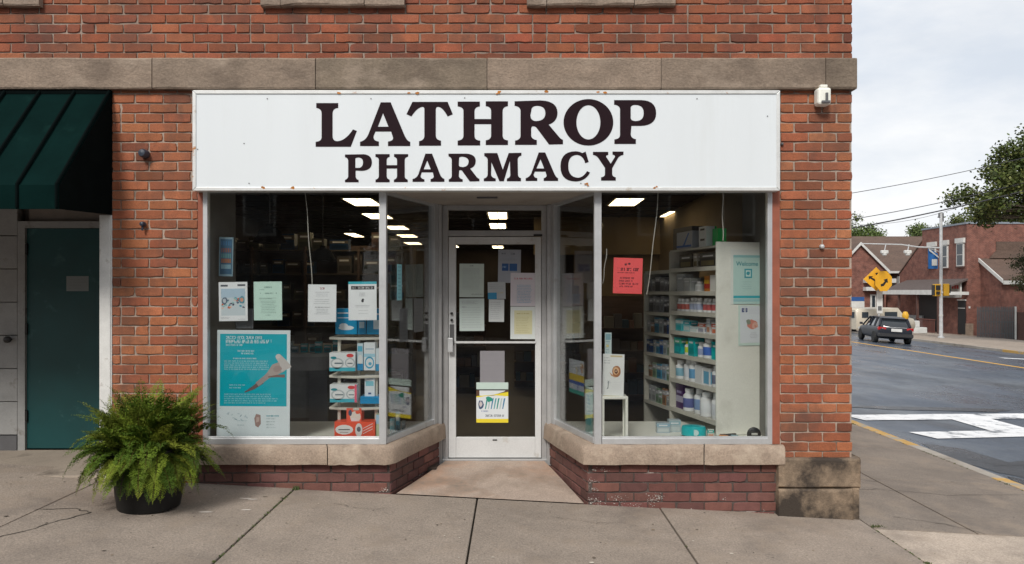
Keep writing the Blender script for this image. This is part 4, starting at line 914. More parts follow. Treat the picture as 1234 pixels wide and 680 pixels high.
# papers on the white end panel
b=(877,919,300,367); s=paper(*b,.322,(.74,.76,.72),curl=0); put_panel(s,"backing_sheet","plain white backing sheet on the white end panel behind the mint poster","sheet",b,.0020)
b=(880.5,917.5,307,366.5); s=paper(*b,.322,(.50,.70,.66),curl=.001)
s.rect(.0,1,.0,.05,(.30,.55,.56)); s.text("Welcome",.5,.18,.125,(.02,.24,.28),bold=.0006); s.rect(.40,.68,.28,.47,(.06,.36,.42)); s.rect(.45,.63,.31,.44,(.6,.78,.74)); s.blob(.54,.37,.06,.04,(.05,.36,.42),10,.2); s.lines(.32,.68,.54,.68,4,(.30,.50,.50),.012,.3,True); s.rect(0,1,.83,.88,(.05,.42,.50)); s.rect(0,1,.90,.95,(.35,.60,.62))
put_panel(s,"welcome_poster","mint green poster reading Welcome on the white end panel in the right window","poster",b,.0065)
b=(887,924.5,367.5,416.5); s=paper(*b,.322,(.60,.74,.68),curl=.001); s.rect(.06,.94,.02,.93,(.70,.74,.78)); s.rect(.12,.32,.07,.17,(.03,.05,.2)); s.text("SRI",.22,.12,.085,(.7,.7,.7))
s.lines(.38,.9,.09,.2,4,(.5,.5,.6),.01); s.blob(.5,.48,.20,.12,(.65,.25,.19),14,.15); s.blob(.6,.50,.12,.08,(.72,.42,.34),12,.15); s.blob(.36,.42,.08,.06,(.25,.28,.22),10,.3); s.lines(.4,.7,.68,.8,4,(.3,.3,.35),.012,.4,True)
put_panel(s,"fruit_leaflet","white leaflet with a pink picture and dark blue logo below the Welcome poster","leaflet",b,.0065)
# --- corner display stand in the left window
cx,cy=X_(437,.33),.33
ST=root("display_stand",(cx,cy,.434),"small cream tiered corner stand of product boxes in the left window","stand")
tiers=[Z_(405,.33),Z_(450,.33),Z_(487.5,.33)]
L0,L1_=X_(401,.33),X_(468,.33)
for z in tiers:
    s=MB(); s.prism([(L0,.20,z-.022),(cx-.02,.155,z-.026),(L1_,.20,z-.022),(L1_-.05,.50,z-.022),(L0,.50,z-.022)],(0,0,.022)); s.build("tier",M_CREAM,ST,bevel=.006)
for px in (409,432.5,453.5):
    for y in (.235,):
        s=MB(); x=X_(px,y); s.box(x-.012,x+.012,y-.012,y+.012,.434,tiers[0]-.02); s.build("post",M_CREAM,ST,bevel=.003)
s=MB(); x=X_(432,.47); s.box(x-.012,x+.012,.46,.484,.434,tiers[0]-.02); s.build("post",M_CREAM,ST)
def pbox(px0,px1,py0,pyb,Y,dy,c,label,fx,rot=0):
    k=(Y-CY)/F; w_=(px1-px0)*k; h=(pyb-py0)*k
    return carton((X_((px0+px1)/2,Y),Y+dy/2,Z_(pyb,Y)),w_,dy,h,c,label,fx,rotz=rot)
def ovals(lst):
    def fx(s,wx,wy,h):
        for k,(u,z,ru,rz,c) in enumerate(lst):
            s.col(c); e=.0004*(k+1)
            s.poly([((u+ru*math.cos(6.283*i/14))*wx,-wy/2-e,(z+rz*math.sin(6.283*i/14))*h) for i in range(14)])
    return fx
CYN=(.0,.30,.55)
def band(u0,u1,z0,z1,c,l): return lambda s,wx,wy,h: face_rect(s,'y',wx,wy,u0,u1,z0*h,z1*h,c,l)
def multi(*f): return lambda s,wx,wy,h: [g(s,wx,wy,h) for g in f]
Ys=.17
pbox(404,430,372,403,Ys,.16,(.0,.27,.52),"bright blue box with a white shoe picture on the top tier of the cream stand",multi(band(-.4,.1,.8,.85,(.7,.75,.8),1),band(-.4,.25,.62,.66,(.6,.7,.8),1),ovals([(0,.25,.36,.09,(.7,.76,.8)),(-.12,.34,.2,.09,(.7,.76,.8))])),.02)
pbox(431,441,378,403,Ys+.01,.15,(.0,.24,.48),"narrow blue box between the two larger blue boxes on the top tier",multi(band(-.3,.3,.3,.6,(.45,.6,.7),1)))
pbox(442,458,372,403,Ys,.16,(.0,.27,.52),"blue box with a white patch at the right of the top tier",multi(band(.0,.5,.2,.55,(.6,.7,.75),1),band(-.3,.4,.75,.82,(.6,.7,.8),1)))
def eyebox(s,wx,wy,h):
    face_rect(s,'y',wx,wy,-.5,.5,0,h*.2,(.05,.40,.50)); ovals([(-.2,.42,.26,.30,(.45,.50,.52)),(-.2,.42,.2,.22,(.74,.76,.76)),(.3,.45,.2,.26,(.45,.5,.52)),(.3,.45,.15,.2,(.74,.75,.75)),(-.34,.72,.12,.07,(.02,.25,.3)),(.3,.84,.14,.10,(.65,.06,.06))])(s,wx,wy,h)
    face_rect(s,'y',wx,wy,-.3,.0,h*.4,h*.46,(.1,.15,.18),8); face_rect(s,'y',wx,wy,.2,.4,h*.4,h*.45,(.1,.15,.18),8)
pbox(397,428,425,447.5,.13,.15,(.72,.75,.76),"white box with two oval pictures and a red patch on the middle tier",eyebox)
pbox(397.5,430,463.5,485,.13,.15,(.72,.75,.76),"white box with two oval pictures and a pink edge on the lower tier",multi(eyebox,band(.42,.5,0,1,(.75,.12,.2),9)))
pbox(430.5,437.5,414,446.5,.16,.12,(.5,.62,.68),"slim pale box with blue picture beside the oval picture box on the middle tier",multi(band(-.5,.5,0,.25,(.02,.25,.5),1),band(-.4,.4,.7,.9,(.1,.4,.55),1),ovals([(0,.4,.4,.18,(.7,.72,.72))])))
pbox(438.5,452,413,446.5,.15,.12,(.70,.74,.77),"tall white box with a blue swirl on the middle tier",multi(band(-.5,.5,.48,.60,(.35,.6,.72),1),band(-.35,.4,.75,.79,(.35,.45,.55),1),ovals([(.0,.28,.42,.22,(.05,.35,.55)),(.0,.28,.33,.16,(.7,.74,.75)),(.05,.24,.15,.06,(.1,.4,.6))])))
pbox(452.5,457,420,447,.16,.1,(.6,.68,.72),"white and blue box partly behind the window post on the middle tier",multi(band(-.5,.5,.0,.3,(.03,.28,.5),1)))
pbox(439.5,451.5,452,478.5,.2,.09,(.68,.74,.78),"upright white box with a small blue emblem on the lower tier",multi(band(-.4,.4,.5,.72,(.2,.5,.6),1),band(-.15,.15,.12,.2,(.05,.1,.25),1),band(-.3,.35,.8,.86,(.4,.5,.6),1)))
s=MB(); s.col((.0,.28,.58))
for k in range(4): s.box(X_(434,.18),X_(458.5,.18),.17+.004*k,.33,Z_(487,.18)+.004+.0145*k,Z_(487,.18)+.004+.0145*k+.012)
tag(s.build("blue_packets",M_GLOSSP),"stack of flat blue packets at the right of the lower tier","packets")
pbox(417.5,435.5,492,511,.16,.12,(.74,.10,.05),"small red box with a white picture on top of the wide red box",multi(ovals([(.1,.45,.36,.36,(.7,.66,.6)),(-.25,.7,.12,.2,(.05,.08,.15)),(.25,.75,.15,.12,(.75,.1,.05)),(0,.25,.2,.12,(.7,.72,.74))])))
pbox(403,452,508.5,528.3,.12,.14,(.78,.085,.035),"wide red box with a white speech oval at the foot of the cream stand",multi(ovals([(-.26,.52,.22,.30,(.75,.74,.72)),(.1,.5,.09,.42,(.70,.68,.66)),(.1,.55,.05,.16,(.12,.12,.14))]),band(-.40,-.12,.5,.56,(.1,.1,.1),5),band(-.36,-.16,.35,.39,(.4,.3,.3),5),multi(*[ (lambda kk: (lambda s,wx,wy,h:(s.col((.75,.6,.58)),s.poly([(.2*wx,-wy/2-.0022,(.25+.16*kk)*h),(.44*wx,-wy/2-.0022,(.55+.16*kk)*h),(.44*wx,-wy/2-.0022,(.60+.16*kk)*h),(.2*wx,-wy/2-.0022,(.29+.16*kk)*h)]))))(kk) for kk in range(3)])))
pbox(453,458,500,527.5,.14,.1,(.45,.55,.35),"green and white packet squeezed between the red box and the window post",multi(band(-.5,.5,.6,1,(.35,.55,.7),1)))
for i,(px0,px1,py0,c,nm) in enumerate(((470,475,505,(.25,.5,.55),"pale teal"),(477,481.5,497,(.1,.3,.4),"dark blue"),(484,488,508,(.4,.45,.45),"grey"))):
    pbox(px0,px1,py0,528-(i*3),.25+.15*i,.05,c,"%s packet standing inside the left splayed pane"%nm,generic_print((.5,.6,.6),(.1,.2,.25)))
# --- cords, lamps, counter, back shelves
def cord(name,a,b_,sag,label):
    n=12; pts=[]
    for i in range(n+1):
        t=i/n; p=Vector(a).lerp(Vector(b_),t); p.x+=sag*math.sin(math.pi*t)+.004*math.sin(9*t); pts.append(p)
    s=MB(); s.tube(pts,.0035,6); return tag(s.build(name,mat("white_cord",(.5,.48,.43),.7),smooth=True),label,"cord")
cord("blind_cord",P(367,228,.12),P(376,346,.12),.006,"thin pale cord hanging behind the left window")
cord("blind_cord",P(793,228,.12),P(779,355,.12),.012,"curved pale cord hanging beside the red notice in the right window")
cord("blind_cord",P(871,228,.12),P(871,290,.12),.0,"short straight cord hanging above the white shelving")
cord("blind_cord",P(731,300,.12),P(726,342,.12),.004,"short loose cord end just right of the right window post")
def pendant(px,py,Y,r0,label):
    c=P(px,py,Y); PL=root("pendant_lamp",tuple(c),label,"lamp")
    s=MB(); s.lathe([(r0,0),(r0*.97,.012),(r0*.62,r0*.75),(r0*.42,r0*.9),(r0*.2,r0*.98),(r0*.2,r0*1.15),(0,r0*1.16)],tuple(c),24); s.build("shade",mat("matt_black",(.008,.008,.008),.9,spec=.1),PL,smooth=True)
    s=MB(); s.tube([c+Vector((0,0,r0*1.1)),(c.x,c.y,2.80)],.005,6); s.build("flex",M_GREYP,PL)
pendant(325,293,1.2,.155,"black dome pendant lamp hanging at the left of the left window")
pendant(389,315,2.6,.15,"smaller looking black pendant lamp further back behind the left window")
CT=root("shop_counter",(-2.2,2.4,.09),"grey white shop counter with a rounded front corner behind the left window","counter")
c0=-2.9; ce=X_(398,1.9)
def rc(x0,x1,y0,y1,r,z):
    pts=[(x0,y0,z)]+[(x1-r+r*math.sin(a),y0+r-r*math.cos(a),z) for a in [rad(10*i) for i in range(10)]]+[(x1,y1,z),(x0,y1,z)]; return pts
zt=Z_(427,1.9)
s=MB(); s.prism(rc(c0,ce,1.9,3.4,.25,zt-.03),(0,0,.03)); s.build("counter_top",mat("counter_top",(.36,.35,.33),.4),CT)
s=MB(); s.prism(rc(c0,ce-.01,1.915,3.4,.24,zt-.17),(0,0,.139)); s.build("counter_front",mat("counter_grey",(.26,.25,.24),.5),CT)
s=MB(); s.prism(rc(c0,ce-.22,2.03,3.3,.1,.3),(0,0,zt-.171-.3)); s.build("counter_base",mat("counter_base_grey",(.20,.20,.19),.5),CT)
s=MB(); s.box(X_(372,1.98),ce-.05,1.98,2.028,.1,zt-.175); s.build("end_panel",M_GREYP,CT)
for i in range(9):
    x=-2.52+i*.082; h=.06+.07*rp.random(); c=rp.choice([(.0,.32,.38),(.05,.3,.36),(.3,.35,.35),(.2,.25,.28)])
    carton((x,2.1+.05*(i%3),zt),.07,.05,h,c,"small %s pack on the counter, %s from the left"%("teal" if c[0]<.1 else "grey",["first","second","third","fourth","fifth","sixth","seventh","eighth","ninth"][i]),generic_print((.4,.5,.5),(.05,.15,.18)),group="little packs on the counter")
BS=root("stock_shelves",(-3.0,4.6,.09),"tall dark brown stock shelves at the back behind the left window","shelves")
s=MB()
x0,x1=-4.25,-1.35
s.box(x0,x1,4.75,4.8,.09,2.25); s.build("back_panel",M_BROWNP,BS)
for i in range(5):
    s=MB(); x=x0+(x1-x0)*i/4; s.box(x-.015,x+.015,4.42,4.748,.09,2.22); s.build("upright",M_BROWNP,BS)
lvz=[.35,.75,1.12,1.48,1.84,2.16]
for z in lvz:
    for i in range(4):
        a=x0+(x1-x0)*i/4+.016; b_=x0+(x1-x0)*(i+1)/4-.016
        s=MB(); s.box(a,b_,4.44,4.747,z,z+.02); s.build("shelf",mat("shelf_board",(.07,.055,.04),.6,var=.2,vs=3),BS)
k=0
WORD=["first","second","third","fourth","fifth","sixth","seventh","eighth","ninth","tenth","eleventh","twelfth","thirteenth","fourteenth"]
for zi,z in enumerate(lvz):
    x=x0+.05; n=0
    while x<x1-.2 and n<14:
        w_=rp.uniform(.10,.26); h=rp.uniform(.12,.27)
        c=rp.choice([(.07,.05,.035),(.06,.06,.04),(.08,.085,.04),(.01,.04,.1),(.09,.075,.06),(.04,.05,.05),(.07,.035,.025),(.10,.09,.08)])  # carton colours halved to carry the dimness at the back of the shop
        if rp.random()<.82:
            carton((x+w_/2,4.56,z+.021),w_,.16,h,c,"dim carton, %s from left, %s board of dark stock shelves"%(WORD[n],["lowest","second","third","fourth","fifth","topmost"][zi]),generic_print((.12,.10,.08),(c[0]*.5,c[1]*.5,c[2]*.5)),group="cartons on the back stock shelves")
        x+=w_+rp.uniform(.01,.08); n+=1
# more dim shelving deep inside, seen through the door
for (name,px0,px1,Y,zt,lb) in (("gondola_shelf",540,585,5.2,1.35,"low dark shelf deep inside seen through the left of the door"),("gondola_shelf",620,700,6.0,1.7,"tall dark shelf deep inside seen through the right of the door"),("gondola_shelf",728,780,4.4,1.55,"dark shelf deep inside behind the red notice")):
    xa,xb=X_(px0,Y),X_(px1,Y); G_=root(name,((xa+xb)/2,Y,.09),lb,"shelf")
    s=MB(); s.box(xa,xb,Y+.3,Y+.33,.092,zt); s.build("back_panel",M_BROWNP,G_)
    for z in [.2+.3*i for i in range(int((zt-.1)/.3))]:
        s=MB(); s.box(xa,xb,Y,Y+.299,z,z+.02); s.build("shelf",M_BROWNP,G_)
        s=MB(); xx=xa+.02
        while xx<xb-.1:
            w_=rp.uniform(.06,.14); s.col(rp.choice([(.12,.12,.14),(.05,.10,.16),(.18,.10,.07),(.2,.19,.17)])); s.box(xx,xx+w_,Y+.03,Y+.2,z+.021,z+rp.uniform(.12,.22)); xx+=w_+.01
        tag(s.build("stock_row",M_PRINT,G_),kind="stuff")
# ceiling lights
CG="ceiling light panels inside the shop"
lights=[(437,243,.34,"nearest ceiling light seen at the top right of the left window"),(455.5,260,.34,"second ceiling light, behind the left window post"),(478.5,274,.34,"third ceiling light seen through the left splayed pane"),(491,284,.34,"fourth ceiling light seen through the left splayed pane"),(498,293,.34,"fifth and smaller ceiling light seen through the left splayed pane"),
(600,259.5,.27,"upper ceiling light seen through the glass above the door"),(600,272,.27,"lower ceiling light seen through the glass above the door"),(600,297.5,.27,"ceiling light seen at the top of the door glass"),(545,296.5,.27,"ceiling light at the top left corner of the door glass"),(754,243,.34,"bright ceiling light at the top of the right window"),(815,257.5,.34,"ceiling light above the white shelving in the right window"),(427,283,.2,"small dim ceiling light behind the left window")]
CH=2.78
for (px,py,w_,lb) in lights:
    D=(CH-CZ)*F/(350-py); Y=CY+D; X=(px-617)/F*D
    LT=root("ceiling_light",(X,Y,CH),lb,"ceiling light",CG)
    L_=.38 if w_>.3 else .5
    s=MB(); s.box(X-w_/2-.03,X+w_/2+.03,Y-L_-.03,Y+L_+.03,CH-.008,CH+.007); s.build("frame",mat("light_trim",(.4,.38,.33),.6),LT)
    s=MB(); s.box(X-w_/2,X-.008,Y-L_,Y+L_,CH-.014,CH-.009); s.box(X+.008,X+w_/2,Y-L_,Y+L_,CH-.014,CH-.009); s.build("diffuser",M_LIGHT,LT)
# paper on the teal door
s=Sheet(.20,.135,(.20,.22,.22)); s.lines(.1,.9,.2,.8,4,(.15,.17,.17),.03)
tag(s.build("door_note",M_PRINT,None,loc=(X_(93,.95),.953,Z_(351,.95)),rot=(0,0,0),world=False),"small dim grey note taped on the teal door","note")
# ================================================================ ground, sidewalks, roads
rg=random.Random(11)
def sheet(mb,pts,off,skirt=.3):
    top=[(x,y,gz(x)+off) for x,y in pts]; n=len(mb.v); k=len(pts)
    mb.v+=top+[(x,y,gz(x)+off-skirt) for x,y in pts]
    mb.face([n+i for i in range(k)])
    for i in range(k): j=(i+1)%k; mb.face((n+j,n+i,n+k+i,n+k+j))
def quadsheet(mb,x0,x1,y0,y1,off,skirt=.3):
    xs=[x0]+[b for b in (-12,50) if x0<b<x1]+[x1]
    for a,b in zip(xs[:-1],xs[1:]): sheet(mb,[(a,y0),(b,y0),(b,y1),(a,y1)],off,skirt)
KX=4.97; FK=-3.6                              # kerb lines of the side road and the front street
FX=24.0                                      # far kerb
RO=-.12
s=MB(); quadsheet(s,-400,600,-400,700,-.25,2); tag(s.build("ground",mat("ground_soil",(.10,.09,.06),.95,var=.3)),kind="structure")
# asphalt: slightly glossy where damp
def asphalt():
    m=mat("asphalt",(.048,.064,.092),.33,var=.22,vs=.8,fine=.35,fs=60,bump=.004,bs=130,stain=[(.030,.034,.042),(.11,.13,.155)],sth=(.52,.72),ss=.35,rvar=.16,stretch=(1,.6,1)); return m
M_ASPH=asphalt()
s=MB(); quadsheet(s,KX,FX,-13,300,RO,.1); quadsheet(s,-120,KX,-13,FK,RO,.1); quadsheet(s,FX,160,-13,FK,RO,.1)
tag(s.build("road",M_ASPH),kind="structure")
# damp tar patches along the gutter
s=MB()
def patch(cx,cy,rx,ry,off,ang=0,n=18):
    pts=[]
    for i in range(n):
        a=6.283*i/n; k=rg.uniform(.7,1.15); u=rx*k*math.cos(a); v=ry*k*math.sin(a)
        pts.append((cx+u*math.cos(ang)-v*math.sin(ang),cy+u*math.sin(ang)+v*math.cos(ang)))
    s.poly([(x,y,gz(x)+off) for x,y in pts])
for i,(x,y,a,b,g) in enumerate(((5.6,3.2,.38,1.1,.1),(5.9,2.2,.6,.30,.5),(6.6,3.4,1.1,.16,.35),(5.45,1.5,.3,.9,.1),(6.9,1.0,.9,.10,.4),(7.7,8.0,2.0,.25,.2))):
    patch(x,y,a,b,RO+.004+.0006*i,g)
tag(s.build("road_patch",mat("damp_tar",(.020,.023,.030),.32,var=.4,vs=3,fine=.3,bump=.003,bs=90,rvar=.12)),kind="structure")
# crosswalk
s=MB(); O=RO+.009
def road_line(p,q,w_):
    p=Vector(p);q=Vector(q); d=(q-p).normalized(); n=Vector((-d.y,d.x))*w_/2
    L=(q-p).length; m=max(2,int(L/.5))
    L_=[];R_=[]
    for i in range(m+1):
        c=p+(q-p)*i/m; L_.append(c+n*(1+rg.uniform(-.06,.06))); R_.append(c-n*(1+rg.uniform(-.06,.06)))
    for i in range(m):
        s.poly([(v.x,v.y,gz(v.x)+O) for v in (L_[i],R_[i],R_[i+1],L_[i+1])])
k=1.0735
far0,far1=Vector((5.35*k-.3,11.55*k-6-.1)),Vector((5.35*k-.3,11.55*k-6-.1))+Vector((13.5,5.0))
nea0,nea1=Vector((5.4*k,10.15*k-6)),Vector((5.4*k,10.15*k-6))+Vector((13.5,5.0))
road_line(far0,far1,.50)
O+=.0003; road_line(nea0,nea1,.46)
O+=.0003
sl=5.0/13.5
for i in range(5):
    xc=7.2+.45+i*2.55
    y0=nea0.y+(xc-nea0.x)*sl; y1=far0.y+(xc-far0.x)*sl
    w_=.42
    s.poly([(x,y,gz(x)+O) for x,y in ((xc-w_,y0-w_*sl),(xc+w_,y0+w_*sl),(xc+w_,y1+w_*sl),(xc-w_,y1-w_*sl))])
tag(s.build("crosswalk_marking",M_WHITEPAINT),kind="structure")
s=MB(); quadsheet(s,17.5,17.74,9.5,200,RO+.006,.004); quadsheet(s,17.98,18.15,40,200,RO+.006,.004) ; tag(s.build("centre_line",M_YPAINT),kind="structure")
s=MB()
quadsheet(s,20.4,22.6,26.0,26.35,RO+.006,.004); tag(s.build("stop_marking",M_WHITEPAINT),kind="structure")
# kerbs
s=MB()
def kerbs(fixed,a,b,along,w_,step=1.83,yellow=()):
    t=a
    while t<b:
        e=min(t+step,b)
        s.mat(1 if any(p<=t+.01 and t<q for p,q in yellow) else 0)
        if along=='y': sheet(s,[(fixed,t+.004),(fixed+w_,t+.004),(fixed+w_,e-.004),(fixed,e-.004)],.001,.3)
        else: sheet(s,[(t+.004,fixed),(e-.004,fixed),(e-.004,fixed+w_),(t+.004,fixed+w_)],.001,.3)
        t=e
kerbs(4.82,-2.5,1.76,'y',.15,2.13,yellow=((-.4,1.9),)); kerbs(4.82,1.76,3.4,'y',.15); kerbs(4.82,3.4,7.0,'y',.15,yellow=((3.3,7.0),)); kerbs(4.82,7.0,90,'y',.15)
kerbs(FX,-3,100,'y',.15,yellow=((9,31),)); kerbs(-3.75,-40,3.7,'x',.15); 
# rounded corner
pts=[]
for i in range(9):
    a=-math.pi/2+math.pi/2*i/8; pts.append((3.72+1.1*math.cos(a)*1.0,-2.5+1.1*math.sin(a)))
for (p,q) in zip(pts[:-1],pts[1:]):
    c=Vector((3.72,-2.5)); P0=Vector(p);Q0=Vector(q); o1=(P0-c)*(1.25/1.1)+c; o2=(Q0-c)*(1.25/1.1)+c
    sheet(s,[(P0.x,P0.y),(o1.x,o1.y),(o2.x,o2.y),(Q0.x,Q0.y)],.001,.3)
s.mat(0)
tag(s.build("kerb",[M_KERB,M_YKERB],bevel=.015),kind="structure")
# sidewalk slabs
s=MB(); g=.006
def slab(x0,x1,y0,y1,tone,off=0):
    j=lambda: rg.uniform(-.0015,.0015)
    s.col(tone); n=len(s.v)
    gg=g
    P4=[(x0+gg,y0+gg),(x1-gg,y0+gg),(x1-gg,y1-gg),(x0+gg,y1-gg)]
    sheet(s,P4,off+j(),.12)
def tone(k,w_=0): 
    a=rg.uniform(.94,1.06)*k; return (.270*a,.224*a,.184*a)
xs=[-12.6,-11.0,-9.4,-7.8,-6.25,-4.7,-3.17,-1.69,-.27,1.15,2.69]
for a,b in zip(xs[:-1],xs[1:]):
    slab(a,b,-2.1,.3 if not (-1.7<a<1.1) else .0,tone(1.0)); slab(a,b,-3.6,-2.1,tone(1.0))
LT=(.42,.35,.285)
slab(2.69,3.72,-3.6,-2.1,LT); slab(2.69,4.82,-2.1,-.26,LT)
DKC=(.30,.25,.21)
y=-.26
i=0
while y<90:
    e=y+(1.7 if y<8 else 4)
    slab(2.69,3.47,y,e,tone(.74)); slab(3.47,4.82,y,e,tone(.76)); y=e
tag(s.build("sidewalk",M_CONC,bevel=.006),kind="structure")
s=MB(); quadsheet(s,-12.6,2.69,-3.6,.0,-.03,.1); quadsheet(s,2.7,4.81,-.3,90,-.03,.1); quadsheet(s,2.69,4.81,-2.1,-.3,-.03,.1); quadsheet(s,2.69,3.7,-3.59,-2.1,-.03,.1)
tag(s.build("joint_sand",mat("joint_dirt",(.05,.042,.03),.95,var=.3)),kind="structure")
s=MB()
s.col((.43,.35,.285)); x=FX+.15
yy=-3
while yy<100:
    for (a,b) in ((FX+.15,26.5),(26.5,29.2),(29.2,33.0)): 
        s.col(tone(1.12)); sheet(s,[(a+.01,yy+.01),(b-.01,yy+.01),(b-.01,yy+2.99),(a+.01,yy+2.99)],rg.uniform(-.002,.002),.2)
    yy+=3
s.col(tone(1.1)); quadsheet(s,33.0,36.0,-3,100,-.01,.2)
tag(s.build("far_sidewalk",M_CONC),kind="structure")
s=MB(); s.col((.28,.24,.2)); quadsheet(s,-60,-12.6,-3.6,0,0,.2); quadsheet(s,-60,60,-18,-13,0,.2); tag(s.build("street_sidewalk",M_CONC),kind="structure")
# cracks, moss in the joints, litter specks
s=MB()
def crack(pts,w_=.006,sub=5):
    prev=None
    pl=[]
    for (a,b) in zip(pts[:-1],pts[1:]):
        for i in range(sub):
            t=i/sub; pl.append((a[0]+(b[0]-a[0])*t+rg.uniform(-.014,.014),a[1]+(b[1]-a[1])*t+rg.uniform(-.014,.014)))
    pl.append(pts[-1])
    for (a,b) in zip(pl[:-1],pl[1:]):
        d=Vector((b[0]-a[0],b[1]-a[1])).normalized(); n=Vector((-d.y,d.x))*w_*rg.uniform(.25,.7)
        s.poly([(x,y,gz(x)+.0035) for x,y in ((a[0]-n.x,a[1]-n.y),(b[0]-n.x,b[1]-n.y),(b[0]+n.x,b[1]+n.y),(a[0]+n.x,a[1]+n.y))])
crack([(-3.17,-.85),(-2.95,-.80),(-2.80,-.86),(-2.88,-1.0),(-2.95,-1.22),(-3.1,-1.5)],.010)
crack([(3.0,.1),(3.35,-.05),(3.52,-.26)],.006); crack([(2.72,.75),(3.0,.9),(3.3,1.0),(3.9,.9),(4.8,1.1)],.005)
crack([(2.75,1.6),(3.1,1.4),(3.47,1.3)],.008); crack([(.3,-.4),(.6,-.5),(.8,-.45)],.003); crack([(-1.3,-.35),(-1.1,-.45),(-.9,-.42)],.003)

tag(s.build("pavement_crack",mat("crack_dark",(.055,.045,.035),.95)),kind="structure")
s=MB()
for k in range(420):
    x=rg.uniform(-4.2,4.6); y=rg.uniform(-1.9,-.05 if x<2.6 else 3); r0=rg.uniform(.0025,.009) if rg.random()<.9 else rg.uniform(.01,.018); n=6; a0=rg.random()*6
    c=rg.choice([(.09,.07,.055),(.14,.11,.08),(.06,.05,.04),(.50,.45,.38),(.2,.15,.1)])
    s.col(c); z=gz(x)+.0030+.0003*rg.random(); asp=rg.uniform(.4,1)
    s.poly([(x+r0*math.cos(6.283*i/n+a0)*rg.uniform(.6,1.1),y+r0*asp*math.sin(6.283*i/n+a0),z+.001*rg.random()) for i in range(n)])
for (x,y) in ((-1.95,-.35),(-1.85,-.62),(-2.1,-.72),(-1.9,-.36)):
    s.col((.55,.5,.45)); s.poly([(x+.05*math.cos(a)*rg.uniform(.5,1.2),y+.012*math.sin(a),gz(x)+.0036) for a in [6.283*i/10 for i in range(10)]])
tag(s.build("pavement_debris",mat("debris",rough=.95,var=.1,attr=True)),kind="stuff")
s=MB()
def tuft(x,y,r0,n,h=.02):
    for k in range(n):
        a=rg.random()*6.283; u=rg.gauss(0,r0); v=rg.gauss(0,r0*.8); hh=h*rg.uniform(.3,1); w_=.004
        s.col(rg.choice([(.045,.075,.018),(.07,.095,.025),(.035,.05,.016),(.10,.095,.045)])); z=gz(x+u)-.004
        s.poly([(x+u-w_,y+v,z),(x+u+w_,y+v,z),(x+u+.008*math.cos(a),y+v+.008*math.sin(a),z+hh)])
for k in range(34):
    y=-.02-1.6*rg.random()**1.3; tuft(-1.69+rg.uniform(-.005,.005),y,rg.uniform(.003,.010),rg.randint(4,22),rg.uniform(.006,.016))
tuft(-1.67,-.02,.014,90,.035); tuft(2.72,-.22,.012,40,.025); tuft(2.76,-.2,.02,40,.02); tuft(2.69,-1.0,.012,60,.02); tuft(1.15,-.9,.006,20,.01); tuft(-3.17,-.2,.01,20,.012)
for k in range(26): tuft(2.69,-.3-1.2*rg.random(),.005,6,.010)
for k in range(24): tuft(4.8,rg.uniform(1,5),.01,8,.02)
tag(s.build("joint_moss",mat("moss",rough=.95,attr=True,var=.2)),kind="stuff")

# ================================================================ potted fern
fx,fy=X_(180,-.66),-.66
fz=gz(fx)
FP=root("potted_fern",(fx,fy,fz),"bushy green fern in a big black pot on the sidewalk beside the left window","plant")
s=MB(); s.lathe([(.175,.0),(.20,.006),(.215,.10),(.235,.30),(.245,.375),(.262,.38),(.265,.42),(.25,.425),(.235,.40),(.0,.37)],(fx,fy,fz),36); s.build("pot",mat("black_pot",(.006,.006,.006),.5,var=.3,vs=8,spec=.3),FP,smooth=True)
s=MB(); s.lathe([(.236,.36),(.1,.385),(.0,.39)],(fx,fy,fz),20); s.build("soil",mat("potting_soil",(.03,.022,.015),.95,var=.3,bump=.01,bs=30),FP)
s=MB(); rf=random.Random(4)
GRN=[(.06,.105,.012),(.085,.13,.014),(.125,.17,.018),(.05,.085,.012),(.17,.20,.026),(.10,.13,.016)]
def leafquad(p,d,n_,l,w_,c):
    s.col(c); b=d.cross(n_)
    if b.length<1e-4: b=Vector((1,0,0))
    b.normalize(); 
    s.poly([p,p+d*l*.5+b*w_,p+d*l,p+d*l*.5-b*w_])
